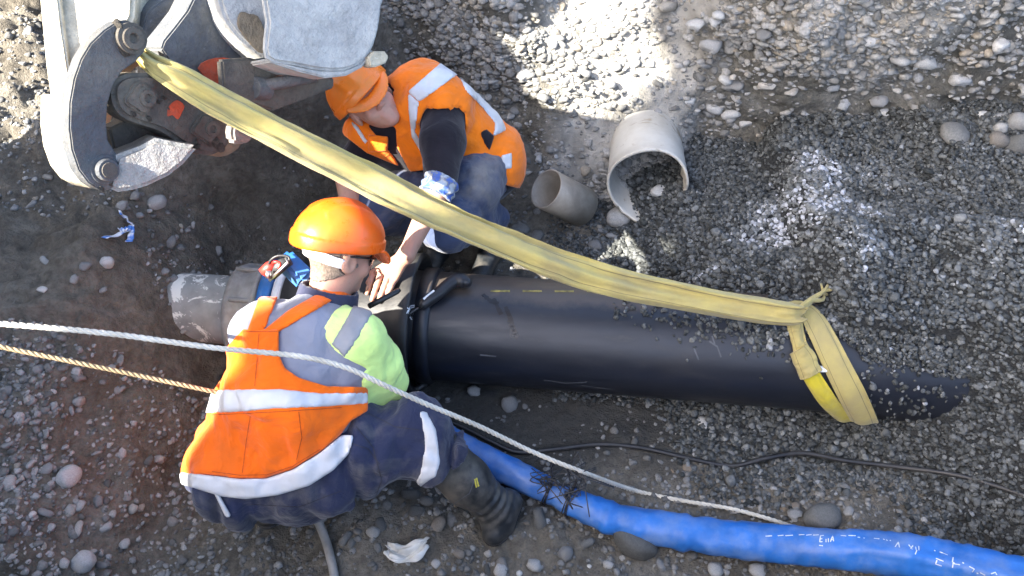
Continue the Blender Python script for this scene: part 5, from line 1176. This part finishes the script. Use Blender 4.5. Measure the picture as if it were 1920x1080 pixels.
# ------------------------------------------------------------------ added out of frame and shaped to throw the shade (sun coordinates s, h -> place)
SR, ST_ = SUN[1] / SUN[0], -SUN[2] / SUN[0]
def sunpt(s, h, X): return np.array([X, s + SR * X, h - ST_ * X])
for x0 in (-6.4, -4.7):
    sbox('track', (x0, 2.4, 1.30), (x0 + .6, 5.4, 2.15), M['rubber'], EX, .15)
sbox('undercarriage', (-5.7, 3.4, 1.7), (-3.7, 4.4, 3.05), M['steel_mud'], EX, .1)
sbox('house_blocker', (-4.6, .80, 3.0), (-3.6, 4.4, 3.9), M['cream_paint'], EX, .12); sbox('cab_blocker', (-5.0, 1.48, 3.85), (-3.62, 3.4, 5.2), M['cream_paint'], EX, .12)  # unseen body boxes added, raised and sized to cut off the sun
tube('boom', catmull([np.array([-4.2, 3.6, 3.2]), np.array([-3.3, 3.6, 4.9]), np.array([-2.2, 3.2, 5.2]), np.array([-1.75, 2.6, 4.4])], 20), .26, M['cream_paint'], EX, 4)
a_ = PD(160, -110, 2.5); tube('stick_box', [np.array([-1.75, 2.6, 4.5]), a_ + (np.array([-1.75, 2.6, 4.5]) - a_) * .15], .18, M['cream_paint'], EX, 4)

# ------------------------------------------------------------------ tree-shaped light blocker added behind the camera on the left, out of frame
M['leaf'] = mat_simple('leaf', (.05, .085, .03), .6, var=.5, scale=3, bump=0)
M['bark'] = mat_simple('bark', (.10, .075, .05), .9, bump=.8, bscale=20)
def inpoly(s, h, poly):
    ins = False
    for (ax, ay), (bx, by) in zip(poly, poly[1:] + poly[:1]):
        if (ay > h) != (by > h) and s < (bx - ax) * (h - ay) / (by - ay) + ax: ins = not ins
    return ins
def tree(name, label, poly, X0, X1, base, nblob, rb, seed):  # leafy blobs packed inside a shade outline, added out of view
    t = thing(name, label, 'tree', base); r = random.Random(seed); V, Fc = [], []; cs = []
    bm = bmesh.new(); bmesh.ops.create_icosphere(bm, subdivisions=2, radius=1); iv = np.array([v.co[:] for v in bm.verts]); itf = np.array([[v.index for v in f.verts] for f in bm.faces]); bm.free()
    s0, s1 = min(p[0] for p in poly), max(p[0] for p in poly); h0, h1 = min(p[1] for p in poly), max(p[1] for p in poly); k = 0
    while k < nblob:
        s, h = r.uniform(s0, s1), r.uniform(h0, h1); R = rb * r.uniform(.6, 1.1)
        if not all(inpoly(s + R * .8 * math.cos(a), h + R * 1.05 * math.sin(a), poly) for a in (0, .8, 1.6, 2.4, 3.1, 3.9, 4.7, 5.5)):
            R *= .4
            if not all(inpoly(s + R * .8 * math.cos(a), h + R * 1.05 * math.sin(a), poly) for a in (0, .8, 1.6, 2.4, 3.1, 3.9, 4.7, 5.5)): continue
        c = sunpt(s, h, r.uniform(X0, X1)); q = iv * (R * (1 + .35 * vnoise(iv[:, 0] * 2 + k, iv[:, 1] * 2, iv[:, 2] * 2, seed))[:, None]) + c
        Fc.append(itf + len(iv) * k); V.append(q); cs.append((c, R)); k += 1
    v = np.concatenate(V); f = np.concatenate(Fc); cr = mesh_link('crown', fast_mesh('crown', v, f), M['leaf'], t)
    n = nblob * 40; L = []; LF = []
    for i in range(n):
        c, R = cs[i % nblob]; d = np.array([r.gauss(0, 1) for _ in range(3)]); d /= np.linalg.norm(d); pos = c + d * R * 1.02; a = np.array([r.gauss(0, 1) for _ in range(3)]); b = np.cross(a, d); a *= .03 / np.linalg.norm(a); b *= .05 / max(np.linalg.norm(b), 1e-4)
        L += [pos + a, pos + b, pos - a, pos - b]; LF.append((4 * i, 4 * i + 1, 4 * i + 2, 4 * i + 3))
    o = mesh_link('leaves', fast_mesh('leaves', np.array(L), np.array(LF)), M['leaf'], t); o['kind'] = 'stuff'
    top = np.mean([c for c, _ in cs], 0); base = np.asarray(base)
    tube('trunk', catmull([base, base * .6 + top * .4 + np.array([.1, .1, 0]), top], 14), np.linspace(.22, .07, 14), M['bark'], t, 10)
    return t
POLY_A = [(1.58, -1.2), (1.60, .15), (1.84, .26), (1.92, .58), (2.05, .86), (2.18, .86), (2.24, .36), (2.44, .42), (2.54, 1.0), (2.82, 1.48), (3.1, 1.9), (3.3, 3.9), (.2, 3.9), (-1.6, 3.2), (-1.6, -1.2)]  # crown outline in sun coordinates, cut to leave the wanted sun patches
tree('shade_blocker_tree', 'added unseen tree shaped to shade the trench, behind the camera', POLY_A, -6.4, -5.0, (-5.8, -2.6, 1.3), 520, .42, 3)
